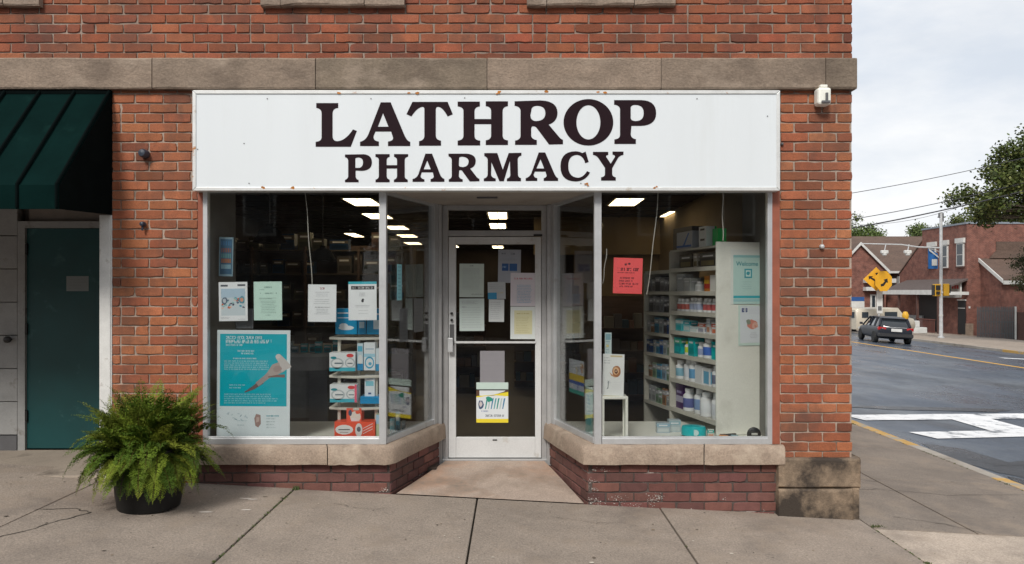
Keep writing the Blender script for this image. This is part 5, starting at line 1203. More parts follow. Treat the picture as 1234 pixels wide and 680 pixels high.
def frond(base,dirv,length,arch,col):
    p=Vector(base); d=Vector(dirv).normalized(); n=26; stp=length/n; pts=[p.copy()]; ds=[d.copy()]
    side0=d.cross(Vector((0,0,1)))
    if side0.length<.1: side0=Vector((rf.uniform(-1,1),rf.uniform(-1,1),0))
    side0.normalize(); wob=rf.uniform(-.018,.018)
    for i in range(n):
        d=(d+Vector((0,0,-arch*stp*(1+i*.06)))+side0*wob).normalized(); p=p+d*stp; pts.append(p.copy()); ds.append(d.copy())
    s.col((.10,.09,.02)); 
    for i in range(0,n,3): 
        a,b=pts[i],pts[min(i+3,n)]; w_=.0022*(1-i/n)+.0006; q=side0*w_; s.poly([a-q,a+q,b+q*.8,b-q*.8])
    for i in range(3,n+1):
        t=i/n; L=length*.21*math.sin(math.pi*min(1,(t*.93+.10)))**.65*(1-.45*t)
        L*=rf.uniform(.8,1.1)
        sd=ds[i].cross(Vector((0,0,1))); 
        if sd.length<.1: sd=side0
        sd.normalize(); up=sd.cross(ds[i]).normalized()
        for sg in (-1,1):
            ld=(sd*sg*1.0+ds[i]*.55+up*rf.uniform(-.15,.25)).normalized()
            m=max(3,int(L/.0085))
            cc=rf.uniform(.75,1.3)*(1+.35*max(0,t-.6)); c=(col[0]*cc,col[1]*cc,col[2]*cc)
            q=pts[i].copy(); dd=ld.copy()
            for k in range(m):
                dd=(dd+Vector((0,0,-.03))).normalized(); q=q+dd*(L/m)
                pl=L*.34*(1-.7*k/m)+.004
                bb=dd.cross(up).normalized()
                for s2 in (-1,1):
                    leafquad(q,(bb*s2+dd*.6+up*rf.uniform(-.9,.9)).normalized(),up,pl*rf.uniform(.7,1.3),pl*.26,c)
top=Vector((fx,fy,fz+.38))
for k in range(290):
    a=6.283*(k*.618%1)+rf.uniform(-.2,.2); r0=rf.uniform(.01,.2)
    el=rf.uniform(.22,1.5) if rf.random()<.8 else rf.uniform(-.1,.2)
    base=top+Vector((r0*math.cos(a),r0*math.sin(a),0))
    dv=(math.cos(a)*math.cos(el),math.sin(a)*math.cos(el),math.sin(el))
    ln=rf.uniform(.27,.41)*(1.0+.46*max(0,el-.5))
    if dv[1]>.35: ln*=.8
    frond(base,dv,ln,rf.uniform(1.4,4.2)*(1.35-el*.5),rf.choice(GRN))
s.build("fronds",mat("fern_leaf",rough=.65,var=.15,vs=20,attr=True,spec=.12),FP)

# ================================================================ trees
def leaf_mat(name): return mat(name,rough=.6,var=.2,vs=2,attr=True,spec=.25)
M_LEAF=leaf_mat("tree_leaf"); M_BARK=mat("bark",(.10,.08,.06),.9,var=.3,vs=4,bump=.02,bs=12)
def tree(name,base,label,cat,clumps,nl,ls,seed,cols,trunk_r=.2,trunk_top=None,group=None,density_shell=.55):
    """clumps: (centre Vector, radius)"""
    r=random.Random(seed); base=Vector(base)
    T=root(name,tuple(base),label,cat,group)
    cen=sum((c for c,_ in clumps),Vector())/len(clumps)
    if trunk_top is None: trunk_top=Vector((base.x+(cen.x-base.x)*.3,base.y+(cen.y-base.y)*.3,base.z+(cen.z-base.z)*.55))
    tt=Vector(trunk_top)
    m=MB(); m.tube([base-Vector((0,0,.3)),base.lerp(tt,.35)+Vector((r.uniform(-.1,.1),0,0)),base.lerp(tt,.7)+Vector((r.uniform(-.15,.15),0,0)),tt],trunk_r,9,trunk_r*.6)
    for c,rr in clumps:
        mid=tt.lerp(c,.5)+Vector((r.uniform(-.3,.3),r.uniform(-.3,.3),r.uniform(0,.4)))*rr*.5
        m.tube([tt-Vector((0,0,.2)),tt.lerp(mid,.5),mid,c],trunk_r*.38,6,trunk_r*.06)
        for k in range(7):
            d=Vector((r.gauss(0,1),r.gauss(0,1),r.gauss(.2,1))).normalized()*rr*.85; s0=mid.lerp(c,r.random())
            m.tube([s0,s0.lerp(c+d,.5)+Vector((0,0,.1*rr)),c+d],trunk_r*.09,4,trunk_r*.03)
    m.build("trunk",M_BARK,T,smooth=True)
    m=MB(); vol=sum(rr**2.3 for _,rr in clumps)
    for c,rr in clumps:
        n=int(nl*rr**2.3/vol)
        # leafy twigs: small clusters, so gaps stay open between them
        ncl=max(6,n//16)
        for q in range(ncl):
            d=Vector((r.gauss(0,1),r.gauss(0,1),r.gauss(0,1))).normalized()*rr*(density_shell+(1-density_shell)*r.random())*r.choice((1,1,1,.6,1.12)); d.z*=.8
            cc=c+d; base_c=r.choice(cols); kk=r.uniform(.7,1.25)
            for j in range(16):
                p=cc+Vector((r.gauss(0,1),r.gauss(0,1),r.gauss(0,.7)))*ls*1.5
                a=Vector((r.gauss(0,1),r.gauss(0,1),r.gauss(-.2,.6))).normalized(); b=a.cross(Vector((r.gauss(0,1),r.gauss(0,1),r.gauss(0,1)))).normalized()
                l=ls*r.uniform(.6,1.25); w_=l*.36; k2=kk*r.uniform(.85,1.15)
                m.col((base_c[0]*k2,base_c[1]*k2,base_c[2]*k2)); m.poly([p,p+a*l*.45+b*w_,p+a*l,p+a*l*.45-b*w_])
    m.build("crown",M_LEAF,T); return T
GC=[(.055,.075,.018),(.075,.095,.022),(.045,.06,.018),(.11,.12,.030),(.065,.095,.022)]
rt=random.Random(2)
def cl(lst,sp=1.5):
    return [(P(px,py,D-6)+Vector((0,rt.uniform(-sp,sp),0)),r0*D/F) for (px,py,D,r0) in lst]
D=44
big_=[(1166,238,D,9),(1180,230,D,13),(1182,246,D,15),(1196,222,D,18),(1205,244,D,18),(1214,204,D,17),(1222,184,D,15),(1224,226,D,22),(1236,250,D,18),(1248,200,D,30),(1262,170,D,28),(1270,235,D,34),(1300,190,D,42),(1320,240,D,42),(1310,140,D,34),(1350,180,D,44),(1208,262,D,9),(1188,262,D,8),(1178,252,D,8)]
tree("street_tree",(P(1318,0,D-6).x,D-6,gz(33)),"big dark leafy street tree reaching in from the right above the brick building","tree",cl(big_),50000,.19,5,GC,.28,trunk_top=P(1300,262,D-6))
tree("small_tree",(P(1243,0,42).x,42,gz(33)),"dark small tree hanging over the porch roof at the right edge","tree",cl([(1226,318,48,11),(1222,338,48,7),(1240,306,48,15),(1250,335,48,18),(1232,345,48,8),(1262,318,48,20)],.6),7000,.11,8,[(.03,.04,.018),(.045,.055,.022),(.06,.065,.022)],.12)
tg="trees behind the far roofs"
tree("roof_tree",(P(1045,0,84).x,84,-1.9),"light green tree showing above the left end of the long brown roof","tree",cl([(1034,281,90,7),(1046,279,90,9),(1057,282,90,7),(1026,284,90,9),(1040,290,90,12),(1053,292,90,10)]),3500,.26,12,[(.08,.12,.03),(.10,.14,.035)],.2,group=tg)
tree("roof_tree",(P(1103,0,84).x,84,-1.9),"small light green tree peeping over the joint between the brown roof and the brick building","tree",cl([(1100,283,90,6),(1108,280,90,8),(1116,277,90,9),(1111,288,90,9)]),2500,.26,13,[(.07,.10,.03),(.09,.12,.035)],.2,group=tg)
tree("roof_tree",(P(1165,0,84).x,84,-1.9),"wide green tree showing above the parapet of the two storey brick building","tree",cl([(1150,272,90,10),(1165,266,90,12),(1182,264,90,13),(1200,262,90,14),(1220,262,90,14),(1140,276,90,8),(1240,262,90,16)]),6000,.28,14,GC,.25,group=tg)
tree("roof_tree",(P(1030,0,110).x,110,-1.9),"tall thin tree top just beside the corner of the shop above the brown roof","tree",cl([(1030,262,116,5),(1024,272,116,9)]),700,.3,15,GC,.2,group=tg)

# ================================================================ buildings across the road
M_BRA=brickmat("far_red_brick",(.23,.075,.050),(.15,.048,.034),(.25,.17,.14),ms=.008,stain=(.07,.028,.022))
M_BRD=brickmat("far_dark_brick",(.10,.036,.026),(.075,.030,.024),(.11,.08,.07),ms=.008,stain=(.05,.025,.02))
M_SHI=mat("brown_shingles",(.105,.068,.052),.9,var=.2,vs=1.2,fine=.35,fs=9,stain=(.07,.05,.04),sth=(.5,.7),ss=.6,stretch=(1,1,3))
M_TRIM=mat("white_trim_paint",(.55,.55,.53),.6,var=.12,vs=2)
M_DARKIN=mat("dark_opening",(.012,.012,.013),.6)
def PD(px,py,D): return P(px,py,D-6)
AX=35.35
A=root("two_storey_brick_building",(AX,54,gz(AX)),"two storey red brick building with white window heads and flat parapet across the road","building")
top=PD(1165,270,60).z; y0=54.0; y1=60.5
s=MB(); s.box(AX,AX+16,y0,y1,-3.2,top); s.build("wall",M_BRA,A)
s=MB(); s.box(AX-.06,AX+16.06,y0-.06,y1+.06,top+.002,top+.14); s.build("parapet_cap",mat("slate_blue_cap",(.20,.23,.27),.6),A)
def win_left(px,pyt,pyb,w_,D,lint=True):
    z1=CZ+(350-pyt)/F*D; z0=CZ+(350-pyb)/F*D; y=AX/((px-617)/F)-6
    f=MB(); f.box(AX-.10,AX-.002,y-w_/2,y+w_/2,z0,z1); fo=f.build("window",M_TRIM,A)
    f=MB(); f.box(AX-.115,AX-.101,y-w_/2+.12,y+w_/2-.12,z0+.1,(z0+z1)/2-.04); f.box(AX-.125,AX-.101,y-w_/2+.12,y+w_/2-.12,(z0+z1)/2+.04,z1-.1); f.build("pane",M_GLASS2,fo)
    f=MB(); f.box(AX-.16,AX-.003,y-w_/2-.12,y+w_/2+.12,z1+.003,z1+.38); f.build("lintel",M_TRIM,fo)
    f=MB(); f.box(AX-.16,AX-.003,y-w_/2-.1,y+w_/2+.1,z0-.12,z0-.003); f.build("sill",M_BRD,fo)
win_left(1158,293,321,.95,60.8); win_left(1139,295.5,323,.95,63); win_left(1124,298,322,1.1,65.6)
yd=AX/((1159-617)/F)-6
s=MB(); s.box(AX-.05,AX-.002,yd-.55,yd+.45,-1.8,.82); d_=s.build("door",M_DARKIN,A)
s=MB(); s.box(AX-.08,AX-.003,yd-.62,yd+.52,.823,.92); s.box(AX-.08,AX-.003,yd-.5,yd+.4,.2,.26); s.build("door_head",M_TRIM,d_)
s=MB(); s.box(AX-.03,AX+.5,53.96,53.999,-2.2,-.95); s.box(AX-.04,AX-.002,54.0,54.6,-2.2,-.95); s.build("corner_stone",M_STONE,A)
s=MB(); p=PD(1168,370.5,60); s.box(p.x-.06,p.x+.06,53.95,53.999,p.z-.08,p.z+.08); s.build("meter_box",M_TRIM,A)
# sloping end of the lower brick wing
p0=PD(1111,299,66.5).z; p1=PD(1088,331,69.7).z
s=MB(); s.prism([(AX+.003,60.502,-3),(AX+.003,64.4,-3),(AX+.003,64.4,p1),(AX+.003,60.502,top-1.0)],(5,0,0)); s.build("brick_wing",M_BRA,A)
s=MB(); s.prism([(AX-.05,60.51,top-1.0+.003),(AX-.05,64.5,p1+.003),(AX-.05,64.5,p1+.13),(AX-.05,60.51,top-1.0+.13)],(5.2,0,0)); s.build("wing_roof",M_SHI,A)
# sign
sgy0=AX/((1137.5-617)/F)-6; sgy1=AX/((1164.3-617)/F)-6
SGN=root("shop_board",(AX-.3,54.6,1.1),"white shop board with faint red and blue lettering above a dark door","sign")
s=MB(); s.box(AX-.42,AX-.30,54.15,57.1,1.05,2.32); s.build("board",M_TRIM,SGN)
s=MB(); 
for (z,c,n) in ((1.75,(.5,.06,.06),7),(1.35,(.06,.12,.35),12)):
    y=56.8
    for k in range(n):
        s.col(c); l=.25 if n==7 else .13; s.box(AX-.427,AX-.421,y-l,y,z,z+(.28 if n==7 else .14)); y-=l+.09+(.15 if k%4==3 else 0)
s.build("lettering",M_PRINT,SGN)
# porch
PR=root("porch",(34.2,58,gz(34)),"low dark porch with brown roof and long white fascia across the road","porch")
s=MB(); fx0=33.0; s.prism([(fx0,53.6+.2,1.62),(AX-.002,53.6+.2,2.55),(AX-.002,53.6+.2,2.42),(fx0,53.6+.2,1.50)],(0,9.2,0)); s.build("porch_roof",mat("grey_brown_roofing",(.09,.07,.065),.9,var=.2),PR)
s=MB(); s.box(fx0-.08,fx0-.002,53.7,63.1,1.28,1.66); s.box(fx0-.0,AX,53.7,53.79,1.28,1.52); s.build("fascia",M_TRIM,PR)
for y in (53.9,57.0,60.0,62.9):
    s=MB(); s.box(fx0+.02,fx0+.18,y-.08,y+.08,-2.0,1.5); s.build("post",M_BRD,PR)
s=MB(); s.box(AX-.04,AX-.003,57.5,61.5,-1.8,1.3); s.build("opening",M_DARKIN,PR)
s=MB(); s.box(AX-.2,AX-.004,60.2,63.2,-1.85,-.55); s.box(33.05,33.2,60.2,62.8,-1.85,-1.0); s.build("low_wall",mat("grey_render",(.30,.31,.31),.8,var=.15),PR)
s=MB()
for i in range(16):
    y=54.4+i*.18; s.box(33.05,33.09,y,y+.05,-1.75,-.7)
s.box(33.04,33.10,54.3,57.2,-.72,-.64); s.build("railing",mat("rust_railing",(.12,.04,.03),.7),PR)
# shed roofed annexe to the right
AN=root("brick_annexe",(40,53,gz(40)),"low brick annexe with a brown lean-to roof and white eave behind the fence","building")
hx=PD(1181.5,314.5,60).x
zt_=PD(1181.5,314.5,60).z; zb_=PD(1206,338,57.4).z
s=MB(); s.prism([(hx,53.998,-3),(hx,53.998,zt_-.05),(hx,51.4,zb_-.05),(hx,51.4,-3)],(10,0,0)); s.build("wall",M_BRA,AN)
s=MB(); s.prism([(hx-.1,54.0,zt_),(hx-.1,51.1,zb_-.12),(hx-.1,51.1,zb_+.06),(hx-.1,54.0,zt_+.18)],(10.3,0,0)); s.build("roof",M_SHI,AN)
s=MB(); s.prism([(hx-.18,53.99,zt_-.06),(hx-.18,51.05,zb_-.20),(hx-.18,51.05,zb_+.08),(hx-.18,53.99,zt_+.22)],(.078,0,0)); s.box(hx-.1,hx+10,50.98,51.095,zb_-.30,zb_-.02); s.build("white_trim",M_TRIM,AN)
s=MB(); s.prism([(hx+.6,53.90,zt_+.2),(hx+10,53.9,zt_+.2),(hx+10,53.99,zt_+1.5),(hx+1.2,53.99,zt_+1.5),(hx+1.2,53.99,zt_+.8)],(0,-.06,0)); s.build("shingle_panel",M_SHI,AN)
s=MB(); p=PD(1191,343.5,60); 
s.box(hx-.26,hx-.181,52.0,53.2,p.z-.25,p.z+.22) if False else s.box(p.x-.42,p.x+.42,53.9,53.995,p.z-.25,p.z+.22)
# keep the plaque on the main wall left of the annexe
s.build("plaque",M_TRIM,A)
# picket fence
FN=root("picket_fence",(36.6,50.5,gz(36)),"grey steel picket fence with pointed pales in front of the brick building","fence")
xa,xb=PD(1178,0,56.5).x,PD(1222,0,56.5).x; zg=gz(35.5)
s=MB(); n=24
for i in range(n):
    x=xa+(xb-xa)*i/(n-1); s.prism([(x-.035,50.5,zg-.1),(x+.035,50.5,zg-.1),(x+.035,50.5,zg+2.2),(x,50.5,zg+2.34),(x-.035,50.5,zg+2.2)],(0,.02,0))
s.build("pales",mat("grey_pale_steel",(.085,.09,.095),.5,.2),FN)
s=MB(); 
for z in (.3,1.15,1.95): s.box(xa,xb,50.525,50.57,zg+z,zg+z+.06)
s.build("rails",M_GREYP,FN)
s=MB(); s.box(xb+.03,xb+.16,50.45,50.58,zg-.1,zg+2.3); s.build("post",M_TRIM,FN)
WLl=MB(); WLl.box(xb+.2,xb+9,50.4,50.7,zg-.6,zg+1.9); tag(WLl.build("garden_wall",M_BRD),"dark brown brick wall right of the grey picket fence at the picture edge","wall")
# house with the long brown roof
H=root("brick_house",(35,70,gz(35)),"red brick house with a long brown shingle roof and white trimmed gable across the road","building")
rz,ez=7.15,3.45
hx0,hx1=29.0,42.0
s=MB(); s.box(hx0+.2,hx1,67.6,78,-3,ez-.05); s.build("wall",M_BRD,H)
rf_=MB(); rf_.prism([(hx0,67.2,ez),(hx0,73,rz),(hx0,78.6,ez),(hx0,78.6,ez-.15),(hx0,73,rz-.18),(hx0,67.2,ez-.15)],(hx1-hx0,0,0)); rf_.build("roof",M_SHI,H)
s=MB(); s.box(hx0,hx1,67.08,67.195,ez-.2,ez+.0); s.build("gutter",M_TRIM,H)
gx0,gx1,gxp=30.4,34.9,PD(1036,0,72).x; gzp=PD(1036,294,72).z; gze=PD(1064,325,72).z
gxp=32.45
s=MB(); s.prism([(gx0,66,-3),(gx1,66,-3),(gx1,66,gze),(gxp,66,gzp),(gx0,66,gze+.3)],(0,4,0)); s.build("gable_wall",M_BRA,H)
s=MB(); s.prism([(gx1+.25,65.8,gze-.1),(gxp,65.8,gzp+.14),(gx0-.25,65.8,gze+.1),(gx0-.25,65.8,gze-.1),(gxp,65.8,gzp-.08),(gx1+.25,65.8,gze-.3)],(0,6.5,0)); s.build("gable_roof",M_SHI,H)
s=MB(); s.prism([(gx1+.25,65.72,gze-.1),(gxp,65.72,gzp+.16),(gx0-.25,65.72,gze+.1),(gx0-.25,65.72,gze-.2),(gxp,65.72,gzp-.12),(gx1+.25,65.72,gze-.4)],(0,.07,0)); s.build("gable_trim",M_TRIM,H)
for (a,b,c,d) in ((1041,1077,336,341),(1041,1060,346,350.5)):
    s=MB(); p=PD(a,c,71.8);q=PD(b,d,71.8); s.box(p.x,q.x,65.3,65.99,q.z,p.z); s.build("white_ledge",M_TRIM,H)
s=MB(); p=PD(1049,355,71.9);q=PD(1056,385,71.9); s.box(p.x,q.x,65.9,65.99,q.z,p.z); dd=s.build("door",M_TRIM,H)
s=MB(); s.box(p.x+.14,q.x-.12,65.87,65.898,q.z,p.z-.12); s.build("door_glass",M_GLASS2,dd)
s=MB(); p=PD(1066,343,73);q=PD(1082,352,73); s.box(p.x,q.x,67.5,67.59,q.z,p.z+.8); w1=s.build("window",M_DARKIN,H)
s=MB(); p=PD(1083,333,73.2);q=PD(1089,343,73.2); s.box(p.x,q.x,67.1,67.58,q.z,p.z); s.build("white_box",M_TRIM,H)
s=MB(); p=PD(1070,357,73.2);q=PD(1088,372,73.2); s.box(p.x,q.x,67.3,67.58,q.z,p.z); s.build("brick_panel",M_BRA,H)
for (x,px) in ((0,1066),):
    pass
BSg=MB(); p=PD(1029,358,70.5);q=PD(1041,363,70.5)
SGB=root("blue_board",(p.x,64.5,q.z),"small blue and white board on the house wall right beside the shop corner","sign")
s=MB(); s.box(p.x-.6,q.x,64.4,64.5,q.z,p.z); s.build("blue_panel",mat("blue_paint",(.02,.08,.25),.5),SGB); s=MB(); s.box(p.x-.6,q.x,64.38,64.5,q.z-1.0,q.z-.01); s.build("white_panel",M_TRIM,SGB)
# closing houses far behind so the street has an end
s=MB(); s.box(44,75,70,78,-3,4.5); tag(s.build("brick_terrace",M_BRD),"dark brick terrace hidden behind the corner building at the far right","building") if False else None
# ================================================================ street furniture
px_=PD(1134,0,50); gx=px_.x; gy=44.0; gzz=gz(gx)
UP=root("signal_pole",(gx,gy,gzz),"tall grey metal pole with a long mast arm on the far sidewalk","pole")
ztop=PD(1134,256,50).z
s=MB(); s.lathe([(.20,0),(.20,.06),(.12,.10),(.11,1.0),(.095,4.5),(.09,ztop-gzz),(0,ztop-gzz+.03)],(gx,gy,gzz),14); s.build("shaft",M_STEEL,UP,smooth=True)
s=MB(); am=PD(1130,299,50); ae=P(1038,296,44.0); s.tube([(gx,gy,am.z),(gx-1.5,gy,am.z+.06),((gx+ae.x)/2,gy,am.z+.22),(ae.x,gy,am.z+.28)],.055,8,.035); s.build("mast_arm",M_STEEL,UP,smooth=True)
s=MB(); s.box(gx-.2,gx+.2,gy-.05,gy+.05,ztop-.35,ztop-.28); s.box(gx-.16,gx-.12,gy-.04,gy+.04,ztop-.27,ztop-.05); s.box(gx+.12,gx+.16,gy-.04,gy+.04,ztop-.6,ztop-.05); s.build("insulator_bracket",M_GREYP,UP)
for z in (1.4,2.9): 
    s=MB(); s.lathe([(.125,0),(.125,.12)],(gx,gy,gzz+z),14); s.build("band",M_TRIM,UP)
def fixture(px,py,label):
    c=P(px,py,gy); T=root("arm_lamp",tuple(c),label,"lamp","small white lamps hung under the mast arm")
    s=MB(); s.box(c.x-.24,c.x+.22,gy-.12,gy+.12,c.z-.1,c.z+.12); s.build("housing",M_TRIM,T,bevel=.05)
    s=MB(); s.lathe([(.0,-.26),(.14,-.2),(.16,-.05),(.08,.05)],tuple(c),12); s.build("globe",M_TRIM,T,smooth=True)
    s=MB(); s.tube([c+Vector((0,0,.1)),c+Vector((.08,0,.50))],.03,6); s.build("hanger",M_STEEL,T)
fixture(1066,304,"white lamp under the mast arm, the one further from the pole"); fixture(1094,304,"white lamp under the mast arm, the one nearer the pole")
M_YEL=mat("signal_yellow",(.62,.34,.02),.5,var=.08); 
TS=root("traffic_signal",(gx-.35,gy-.05,PD(1134,357,50).z),"yellow pedestrian signal head with dark visor face on the left side of the pole","signal")
zc0,zc1=PD(0,357,50).z,PD(0,342.5,50).z
s=MB(); s.box(gx-.50,gx-.13,gy-.22,gy+.12,zc0,zc1); s.build("housing",M_YEL,TS,bevel=.03)
s=MB(); s.box(gx-.56,gx-.505,gy-.20,gy+.10,zc0+.06,zc1-.06); s.box(gx-.46,gx-.2,gy-.30,gy-.225,zc0+.4,zc1-.08); s.box(gx-.44,gx-.25,gy-.34,gy-.225,zc0+.10,zc0+.30); s.build("lens_visor",M_BLACK,TS)
s=MB(); s.tube([(gx-.3,gy,zc1-.1),(gx,gy,zc1-.1)],.03,6); s.build("bracket",M_STEEL,TS)
TS=root("traffic_signal",(gx+.35,gy-.05,zc0),"plain yellow signal head seen from behind on the right side of the pole","signal")
s=MB(); s.box(gx+.12,gx+.47,gy-.15,gy+.15,zc0+.02,zc1+.02); s.build("housing",M_YEL,TS,bevel=.03)
s=MB(); s.box(gx+.475,gx+.56,gy-.12,gy+.12,zc0+.2,zc1-.05); s.build("lens_visor",M_BLACK,TS)
# blue banner on the pole
BN=root("blue_banner",(gx-.55,gy,PD(0,323,50).z),"blue street banner with a white square hanging from the pole","banner")
zb0,zb1=PD(0,324,50).z,PD(0,300,50).z; bx0,bx1=PD(1118.5,0,50).x,PD(1130.5,0,50).x
s=MB(); n=8
for i in range(n):
    a=bx0+(bx1-bx0)*i/n;b=bx0+(bx1-bx0)*(i+1)/n; ya=gy+.05*math.sin(i*1.1);yb=gy+.05*math.sin((i+1)*1.1)
    tp=lambda x: zb1-(x-bx0)/(bx1-bx0)*.30
    s.prism([(a,ya,zb0),(b,yb,zb0),(b,yb,tp(b)),(a,ya,tp(a))],(0,.012,0))
s.build("cloth",mat("banner_blue",(.01,.11,.34),.7),BN)
s=MB(); s.box(bx0+.2,bx1-.1,gy-.075,gy-.065,zb0+.2,zb0+.62); s.prism([(bx0+.02,gy-.07,zb1),(bx1,gy-.07,zb1-.5),(bx1,gy-.07,zb1-.6),(bx0+.02,gy-.07,zb1-.12)],(0,.006,0)); s.build("white_mark",M_TRIM,BN)
s=MB(); s.tube([(bx0,gy,zb1+.03),(gx,gy,zb1-.2)],.02,6); s.build("bracket",M_STEEL,BN)
# warning signs
wx=PD(1059,0,52).x; wy=46.0; wz=gz(wx)
WP=root("sign_post",(wx,wy,wz),"pale sign post with a small white plate behind the parked car","post")
s=MB(); s.box(wx-.05,wx+.05,wy-.03,wy+.03,wz,PD(0,330,52).z); s.build("post",M_STEEL,WP)
s=MB(); p=PD(1056,347,52);q=PD(1063,378,52); s.box(p.x,q.x,wy-.09,wy-.035,q.z,p.z); s.build("control_box",M_TRIM,WP,bevel=.02)
s=MB(); s.box(wx-.1,wx+.15,wy-.10,wy-.092,q.z+.2,q.z+.5); s.build("plate",M_GREYP,WP)
M_YSG=mat("warning_yellow",(.72,.36,.015),.45,var=.05)
def warn(cx,cz,r0,yy,name,label,ang,kind,rotz):
    s=MB(); pts=[]
    if kind=='diamond': pts=[(r0*math.cos(rad(90*i)),0,r0*math.sin(rad(90*i))) for i in range(4)]
    else: pts=[(r0*math.cos(rad(45*i+22.5)),0,r0*math.sin(rad(45*i+22.5))) for i in range(8)]
    s.prism(pts,(0,.02,0)); o=s.build(name,M_YSG,None,loc=(cx,yy,cz),rot=(0,0,rotz),world=False,bevel=.0)
    tag(o,label,"sign")
    s=MB()
    if ang==0:
        s.prism([(-.10,-.006,-.5*r0),(.04,-.006,-.5*r0),(.04,-.006,-.1*r0),(-.28,-.006,.15*r0),(-.18,-.006,.25*r0),(-.48,-.006,.25*r0),(-.46,-.006,-.05*r0),(-.38,-.006,.05*r0),(-.10,-.006,-.18*r0)],(0,.005,0))
        s.prism([(.0,-.006,.35*r0),(.16,-.006,.3*r0),(.1,-.006,.55*r0),(-.06,-.006,.5*r0)],(0,.005,0)); s.prism([(.2,-.006,.1*r0),(.3,-.006,.15*r0),(.26,-.006,.4*r0),(.16,-.006,.35*r0)],(0,.005,0))
    else:
        s.prism([(-.22,-.006,-.5*r0),(.0,-.006,-.45*r0),(.22,-.006,-.1*r0),(.34,-.006,-.16*r0),(.30,-.006,.25*r0),(-.02,-.006,.12*r0),(.1,-.006,.02*r0),(-.08,-.006,-.22*r0),(-.25,-.006,-.28*r0)],(0,.005,0))
    m=s.build("arrow_mark",M_BLACK,None,loc=(0,0,0),world=False); m.parent=o
p=PD(1055,336.5,51.8); warn(p.x,p.z,.80,45.7,"warning_sign","yellow diamond road sign with black marks, left of the two on the post",0,'diamond',rad(-10))
p=PD(1064,339,51.4); warn(p.x,p.z,.72,45.3,"warning_sign","yellow many sided road sign with a black curved arrow overlapping the diamond sign",1,'oct',rad(16))
# yellow topped post and white box beside the car
p=PD(1091,0,50); s=MB(); YP=root("yellow_post",(p.x,44,gz(p.x)),"thin post with a rounded yellow head on the far sidewalk right of the dark car","post")
zc=PD(0,381,50).z
s.tube([(p.x,44,gz(p.x)),(p.x,44,zc-.1)],.05,8); s.build("stem",M_GREYP,YP)
s=MB(); s.lathe([(.10,-.25),(.19,-.15),(.20,.1),(.12,.27),(0,.3)],(p.x,44,zc),14); s.build("head",M_YEL,YP,smooth=True)
p=PD(1107,0,58); s=MB(); c=(p.x,52,gz(p.x)); s.box(c[0]-.5,c[0]+.5,51.7,52.3,c[2],c[2]+.45); s.box(c[0]-.35,c[0]+.0,51.8,52.2,c[2]+.45,c[2]+.95); tag(s.build("white_planter",M_TRIM,bevel=.05),"small white planter box on the far sidewalk in front of the porch","planter")
# wires
def wire(pts_,label,r0=.022):
    a,b=[Vector(p) for p in pts_]; n=24; q=[]
    for i in range(n+1):
        t=i/n; p=a.lerp(b,t); p.z-=1.0*4*t*(1-t)*.5; q.append(p)
    s=MB(); s.tube(q,r0,5); tag(s.build("overhead_wire",mat("cable_black",(.03,.03,.035),.6),smooth=True),label,"wire","overhead wires crossing the sky")
def through(p,q,D,e0,e1):
    a=PD(p[0],p[1],D); b=PD(q[0],q[1],D); d=(b-a); return (a-d*e0+Vector((0,0,.35)),b+d*e1+Vector((0,0,.55)))
wire(through((1030,233),(1200,198),42,.7,1.2),"highest of the overhead wires beside the shop corner",.018)
wire(through((1030,264),(1150,240),42,1.0,1.6),"middle overhead wire running into the tree",.020)
wire(through((1030,275),(1170,245),42,.9,1.6),"lowest and thickest overhead wire passing the top of the pole",.035)
wire(through((1030,272),(1130,262),42,.4,.35),"thin short overhead wire just above the long brown roof",.010)

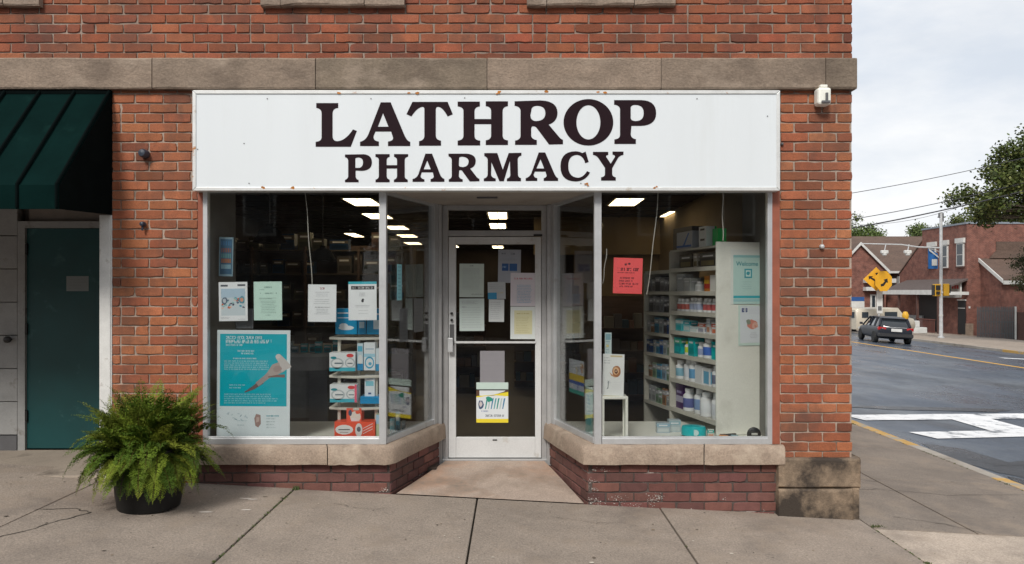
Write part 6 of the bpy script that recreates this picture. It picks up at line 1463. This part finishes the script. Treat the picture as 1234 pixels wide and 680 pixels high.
# ================================================================ vehicles
def loft(mb,rings,close=True):
    base=len(mb.v); K=len(rings[0])
    for r_ in rings: mb.v+=[tuple(p) for p in r_]
    for i in range(len(rings)-1):
        for k in range(K if close else K-1):
            k2=(k+1)%K; mb.face((base+i*K+k,base+i*K+k2,base+(i+1)*K+k2,base+(i+1)*K+k))
    mb.face([base+k for k in range(K)][::-1]); mb.face([base+(len(rings)-1)*K+k for k in range(K)])
def car(loc,rotz,label,paint):
    T=root("parked_car",loc,label,"car",rotz=rotz,local=True)
    # body: y backwards (-) to front (+)
    st=[(-2.28,.70,.42,.86),(-2.22,.82,.34,.93),(-1.9,.89,.26,.98),(-1.0,.91,.22,.97),(0,.91,.22,.95),(1.0,.91,.22,.93),(1.6,.89,.24,.88),(2.05,.82,.28,.76),(2.30,.62,.38,.62)]
    rings=[]
    for (y,w_,zb,zt) in st:
        zm=zb+(zt-zb)*.55
        rings.append([(-w_*.80,y,zb),(-w_*.97,y,zb+.12),(-w_,y,zm),(-w_*.96,y,zt-.06),(-w_*.88,y,zt),(w_*.88,y,zt),(w_*.96,y,zt-.06),(w_,y,zm),(w_*.97,y,zb+.12),(w_*.80,y,zb)])
    s=MB(); loft(s,rings); body=s.build("body",paint,T,smooth='full',world=False); body.modifiers.new("s","SUBSURF").levels=2; body.modifiers["s"].render_levels=2
    cb=[(-2.10,.70,.95,.97,.60),(-1.72,.76,.94,1.40,.60),(-1.2,.78,.93,1.455,.62),(-.3,.79,.92,1.47,.63),(.35,.78,.91,1.43,.60),(.75,.76,.90,1.22,.62),(1.18,.74,.88,.90,.66)]
    rings=[[(-w_,y,z0-.05),(-w_*.995,y,z0),(-wt,y,z1-.03),(-wt*.85,y,z1),(wt*.85,y,z1),(wt,y,z1-.03),(w_*.995,y,z0),(w_,y,z0-.05)] for (y,w_,z0,z1,wt) in cb]
    s=MB(); loft(s,rings); s.build("cabin_glass",mat("car_glass",(.02,.025,.03),.06,var=.02,coat=.5),T,smooth='full')
    # roof skin and pillars
    s=MB()
    rr=[(-1.80,.605,1.385),(-1.72,.63,1.415),(-1.2,.65,1.47),(-.3,.66,1.485),(.35,.63,1.445),(.5,.62,1.38)]
    rings=[[(-w_,y,z-.06),(-w_,y,z-.01),(-w_*.8,y,z+.012),(w_*.8,y,z+.012),(w_,y,z-.01),(w_,y,z-.06)] for (y,w_,z) in rr]; loft(s,rings)
    for sg in (-1,1):
        for (a,b,t) in (((.79,1.2,.90),(.63,.42,1.42),.045),((.80,-.25,.92),(.655,-.28,1.46),.04),((.79,-1.15,.93),(.64,-1.1,1.45),.05),((.74,-1.98,.96),(.63,-1.72,1.39),.075)):
            s.tube([(sg*a[0],a[1],a[2]),(sg*b[0],b[1],b[2])],t,6)
    s.box(-.60,.60,-1.86,-1.72,1.385,1.41)
    s.build("roof",paint,T,smooth=True)
    for (x,y) in ((-.80,-1.42),(.80,-1.42),(-.80,1.38),(.80,1.38)):
        M=Matrix.Rotation(rad(90),4,'Y')
        s=MB(); s.lathe([(.20,-.11),(.31,-.11),(.335,-.07),(.335,.07),(.31,.11),(.20,.11)],(x,y,.335),24,M); wh=s.build("wheel",mat("tyre_rubber",(.015,.015,.015),.8),T,smooth=True)
        s=MB(); s.lathe([(.0,-.10),(.06,-.105),(.20,-.09),(.205,.09),(.06,.105),(0,.10)],(x,y,.335),10,M); s.build("rim",M_STEEL,wh)
        s=MB(); s.lathe([(.375,-.06),(.375,.08)],(x+(.02 if x>0 else -.02),y,.335),24,M); s.build("wheel_arch",M_BLACK,T)
    for sg in (-1,1):
        s=MB(); s.prism([(sg*.50,-2.285,.80),(sg*.86,-2.17,.76),(sg*.885,-2.10,.86),(sg*.84,-2.20,.93),(sg*.50,-2.27,.90)],(0,.10,0)); s.build("tail_light",mat("red_lens",(.35,.01,.01),.2),T)
        s=MB(); s.box(sg*.55,sg*.80,2.12,2.22,.60,.72); s.build("headlight",M_TRIM,T)
        s=MB(); s.box(sg*.90,sg*1.06,.80,.92,.93,1.06); s.build("mirror",paint,T,bevel=.03)
    s=MB(); s.box(-.26,.26,-2.335,-2.305,.70,.86); s.build("number_plate",M_TRIM,T)
    s=MB(); loft(s,[[(-.82+e,-2.34+abs(e)*2,z0),(.82-e,-2.34+abs(e)*2,z0),(.86-e,-2.1,z0),(-.86+e,-2.1,z0)] for (z0,e) in ((.36,.05),(.42,0),(.56,0),(.60,.04))]); s.build("bumper",mat("dark_bumper",(.02,.02,.022),.5),T)
    s=MB(); s.box(-.5,.5,-2.30,-2.27,.915,.935); s.build("trim_strip",M_STEEL,T)
    return T
def road_z(x): return gz(x)+RO
cxr=19.9; cyr=37.0
M_CARP=mat("grey_blue_car_paint",(.014,.017,.025),.4,.0,var=.03,coat=.1,spec=.25)
cc=car((20.35,36.3,road_z(20.35)),rad(-11),"dark grey hatchback driving away on the far side of the road beside the shop corner",M_CARP)
cc.rotation_euler=(0,math.atan(SL),rad(-11)); cc.scale=(1.0,1.0,.95)
# cream van
T=root("parked_van",(25.0,48,gz(25)),"cream van parked behind the dark car, only its upper part showing","van",rotz=rad(-78),local=True)
T.location=(26.0,49,road_z(26.0))
s=MB(); rings=[]
for (y,w_,zb,zt) in ((-2.3,.9,.4,1.75),(-2.2,.95,.35,1.85),(0,.96,.3,1.9),(1.1,.96,.3,1.88),(1.7,.93,.3,1.25),(2.4,.88,.35,1.1),(2.5,.8,.45,.9)):
    rings.append([(-w_*.9,y,zb),(-w_,y,zb+.15),(-w_,y,zb+(zt-zb)*.6),(-w_*.9,y,zt-.08),(-w_*.8,y,zt),(w_*.8,y,zt),(w_*.9,y,zt-.08),(w_,y,zb+(zt-zb)*.6),(w_,y,zb+.15),(w_*.9,y,zb)])
loft(s,rings); s.build("body",mat("cream_van_paint",(.50,.45,.36),.4,var=.05,coat=.3),T,smooth=True)
s=MB()
for sg in (-1,1):
    s.box(sg*.955,sg*.972,-.1,.9,1.2,1.6); s.box(sg*.955,sg*.972,-1.9,-1.4,1.2,1.6)
s.box(-.7,.7,-2.34,-2.29,1.2,1.6); s.build("side_window",M_GLASS2,T)
for (x,y) in ((-.85,-1.4),(.85,-1.4),(-.85,1.5),(.85,1.5)):
    s=MB(); s.lathe([(.0,-.1),(.33,-.1),(.33,.1),(0,.1)],(x,y,.33),18,Matrix.Rotation(rad(90),4,'Y')); s.build("wheel",MATS["tyre_rubber"],T)

# ================================================================ the other side of the front street (what the glass mirrors)
M_OPP=brickmat("opposite_brick",(.07,.035,.028),(.055,.03,.025),(.09,.07,.06))
def opp(x0,x1,h,label):
    T=root("opposite_building",((x0+x1)/2,-22,gz((x0+x1)/2)),label,"building")
    z0=-2.5
    s=MB(); s.box(x0,x1,-30,-22,z0,h); s.build("wall",M_OPP,T)
    s=MB(); s.box(x0-.1,x1+.1,-30.1,-21.9,h+.002,h+.3); s.build("coping",M_STONE,T)
    n=int((x1-x0)/3)
    for i in range(n):
        x=x0+(i+.5)*(x1-x0)/n
        f=MB(); f.box(x-.6,x+.6,-21.998,-21.93,3.6,5.4); fo=f.build("window",M_TRIM,T); f=MB(); f.box(x-.5,x+.5,-21.929,-21.92,3.7,5.3); f.build("pane",M_GLASS2,fo)
        f=MB(); f.box(x-1.0,x+1.0,-21.998,-21.95,.4,2.6); f.build("shop_pane",M_GLASS2,T)
opp(-2.5,22,8.5,"dark brick building across the front street, behind the camera on the right")
opp(-42,-7.6,8.0,"dark brick building across the front street, behind the camera on the left")
c_=[(Vector((-5.0+rt.uniform(-2.0,2.2),-19+rt.uniform(-2,2),3.2+i*.42)),1.5) for i in range(15)]
tree("opposite_tree",(-5.0,-17.5,gz(-5.0)),"tree across the front street that is mirrored in the left window","tree",c_,15000,.15,33,[(.03,.045,.015),(.04,.05,.02)],.3)

# the wooded rise that closes the far end of the side road
m=MB(); r=random.Random(77)
for k in range(900):
    x=r.uniform(-40,75); y=r.uniform(225,245); zc=gz(x)+r.uniform(-1,7.5)+1.5*math.sin(x*.21)
    for j in range(10):
        p=Vector((x,y,zc))+Vector((r.gauss(0,1),r.gauss(0,1),r.gauss(0,.8)))
        a=Vector((r.gauss(0,1),r.gauss(0,1),r.gauss(0,1))).normalized(); b=a.cross(Vector((r.gauss(0,1),r.gauss(0,1),.3))).normalized()
        c=r.choice(GC); m.col(c); m.poly([p,p+a*.5+b*.35,p+a,p+a*.5-b*.35])
tag(m.build("far_woods",M_LEAF),kind="stuff")
# ================================================================ sky, sun, camera
w=bpy.data.worlds.new("World"); sc.world=w; w.use_nodes=True
nt=w.node_tree; N=nt.nodes; L=nt.links; bg=N["Background"]
SUN_EL,SUN_AZ=42,198       # degrees; azimuth clockwise from +Y
sky=N.new("ShaderNodeTexSky"); sky.sky_type='NISHITA'; sky.sun_disc=False; sky.sun_elevation=rad(SUN_EL); sky.sun_rotation=rad(SUN_AZ)
sky.air_density=1.0; sky.dust_density=2.5; sky.ozone_density=1.0
tc=N.new("ShaderNodeTexCoord"); mp=N.new("ShaderNodeMapping"); mp.inputs["Scale"].default_value=(1.0,1.0,2.6); L.new(tc.outputs["Generated"],mp.inputs[0])
def nz(sc_,det,ro): 
    n=N.new("ShaderNodeTexNoise"); n.inputs["Scale"].default_value=sc_; n.inputs["Detail"].default_value=det; n.inputs["Roughness"].default_value=ro; L.new(mp.outputs[0],n.inputs["Vector"]); return n.outputs["Fac"]
r=N.new("ShaderNodeMapRange"); L.new(nz(2.2,7,.55),r.inputs[0]); r.inputs[1].default_value=.38;r.inputs[2].default_value=.60
r.inputs[3].default_value=.78;r.inputs[4].default_value=1.0
r2=N.new("ShaderNodeMapRange"); L.new(nz(4.0,6,.6),r2.inputs[0]); r2.inputs[1].default_value=.35;r2.inputs[2].default_value=.65;r2.inputs[3].default_value=0;r2.inputs[4].default_value=1
cm=N.new("ShaderNodeMix"); cm.data_type='RGBA'; L.new(r2.outputs[0],cm.inputs[0]); cm.inputs[6].default_value=(8.6,9.1,9.8,1); cm.inputs[7].default_value=(11.0,11.0,11.0,1)
mx=N.new("ShaderNodeMix"); mx.data_type='RGBA'; L.new(r.outputs[0],mx.inputs[0]); L.new(sky.outputs[0],mx.inputs[6]); L.new(cm.outputs[2],mx.inputs[7])
L.new(mx.outputs[2],bg.inputs[0]); bg.inputs[1].default_value=.080
sun=bpy.data.lights.new("sun","SUN"); sun.energy=2.45; sun.angle=rad(15); sun.color=(1.0,.955,.89)
so=bpy.data.objects.new("sun",sun); COL.objects.link(so)
az=rad(SUN_AZ); el=rad(SUN_EL)
dirv=Vector((math.sin(az)*math.cos(el),math.cos(az)*math.cos(el),math.sin(el)))
so.rotation_euler=dirv.to_track_quat('Z','Y').to_euler()
cam=bpy.data.cameras.new("camera"); co=bpy.data.objects.new("camera",cam); COL.objects.link(co)
co.location=(0,CY,CZ); co.rotation_euler=(rad(90),0,0)
cam.sensor_width=36; cam.lens=F/1234*36; cam.shift_y=10/1234; cam.clip_start=.05; cam.clip_end=3000
sc.camera=co
sc.view_settings.view_transform='Standard'; sc.view_settings.look='None'; sc.view_settings.exposure=.30; sc.view_settings.gamma=1
sc.view_settings.use_curve_mapping=False
sc.cycles.max_bounces=8; sc.cycles.transparent_max_bounces=16; sc.cycles.glossy_bounces=4; sc.cycles.diffuse_bounces=4
sc.cycles.use_denoising=True; sc.cycles.sample_clamp_indirect=6
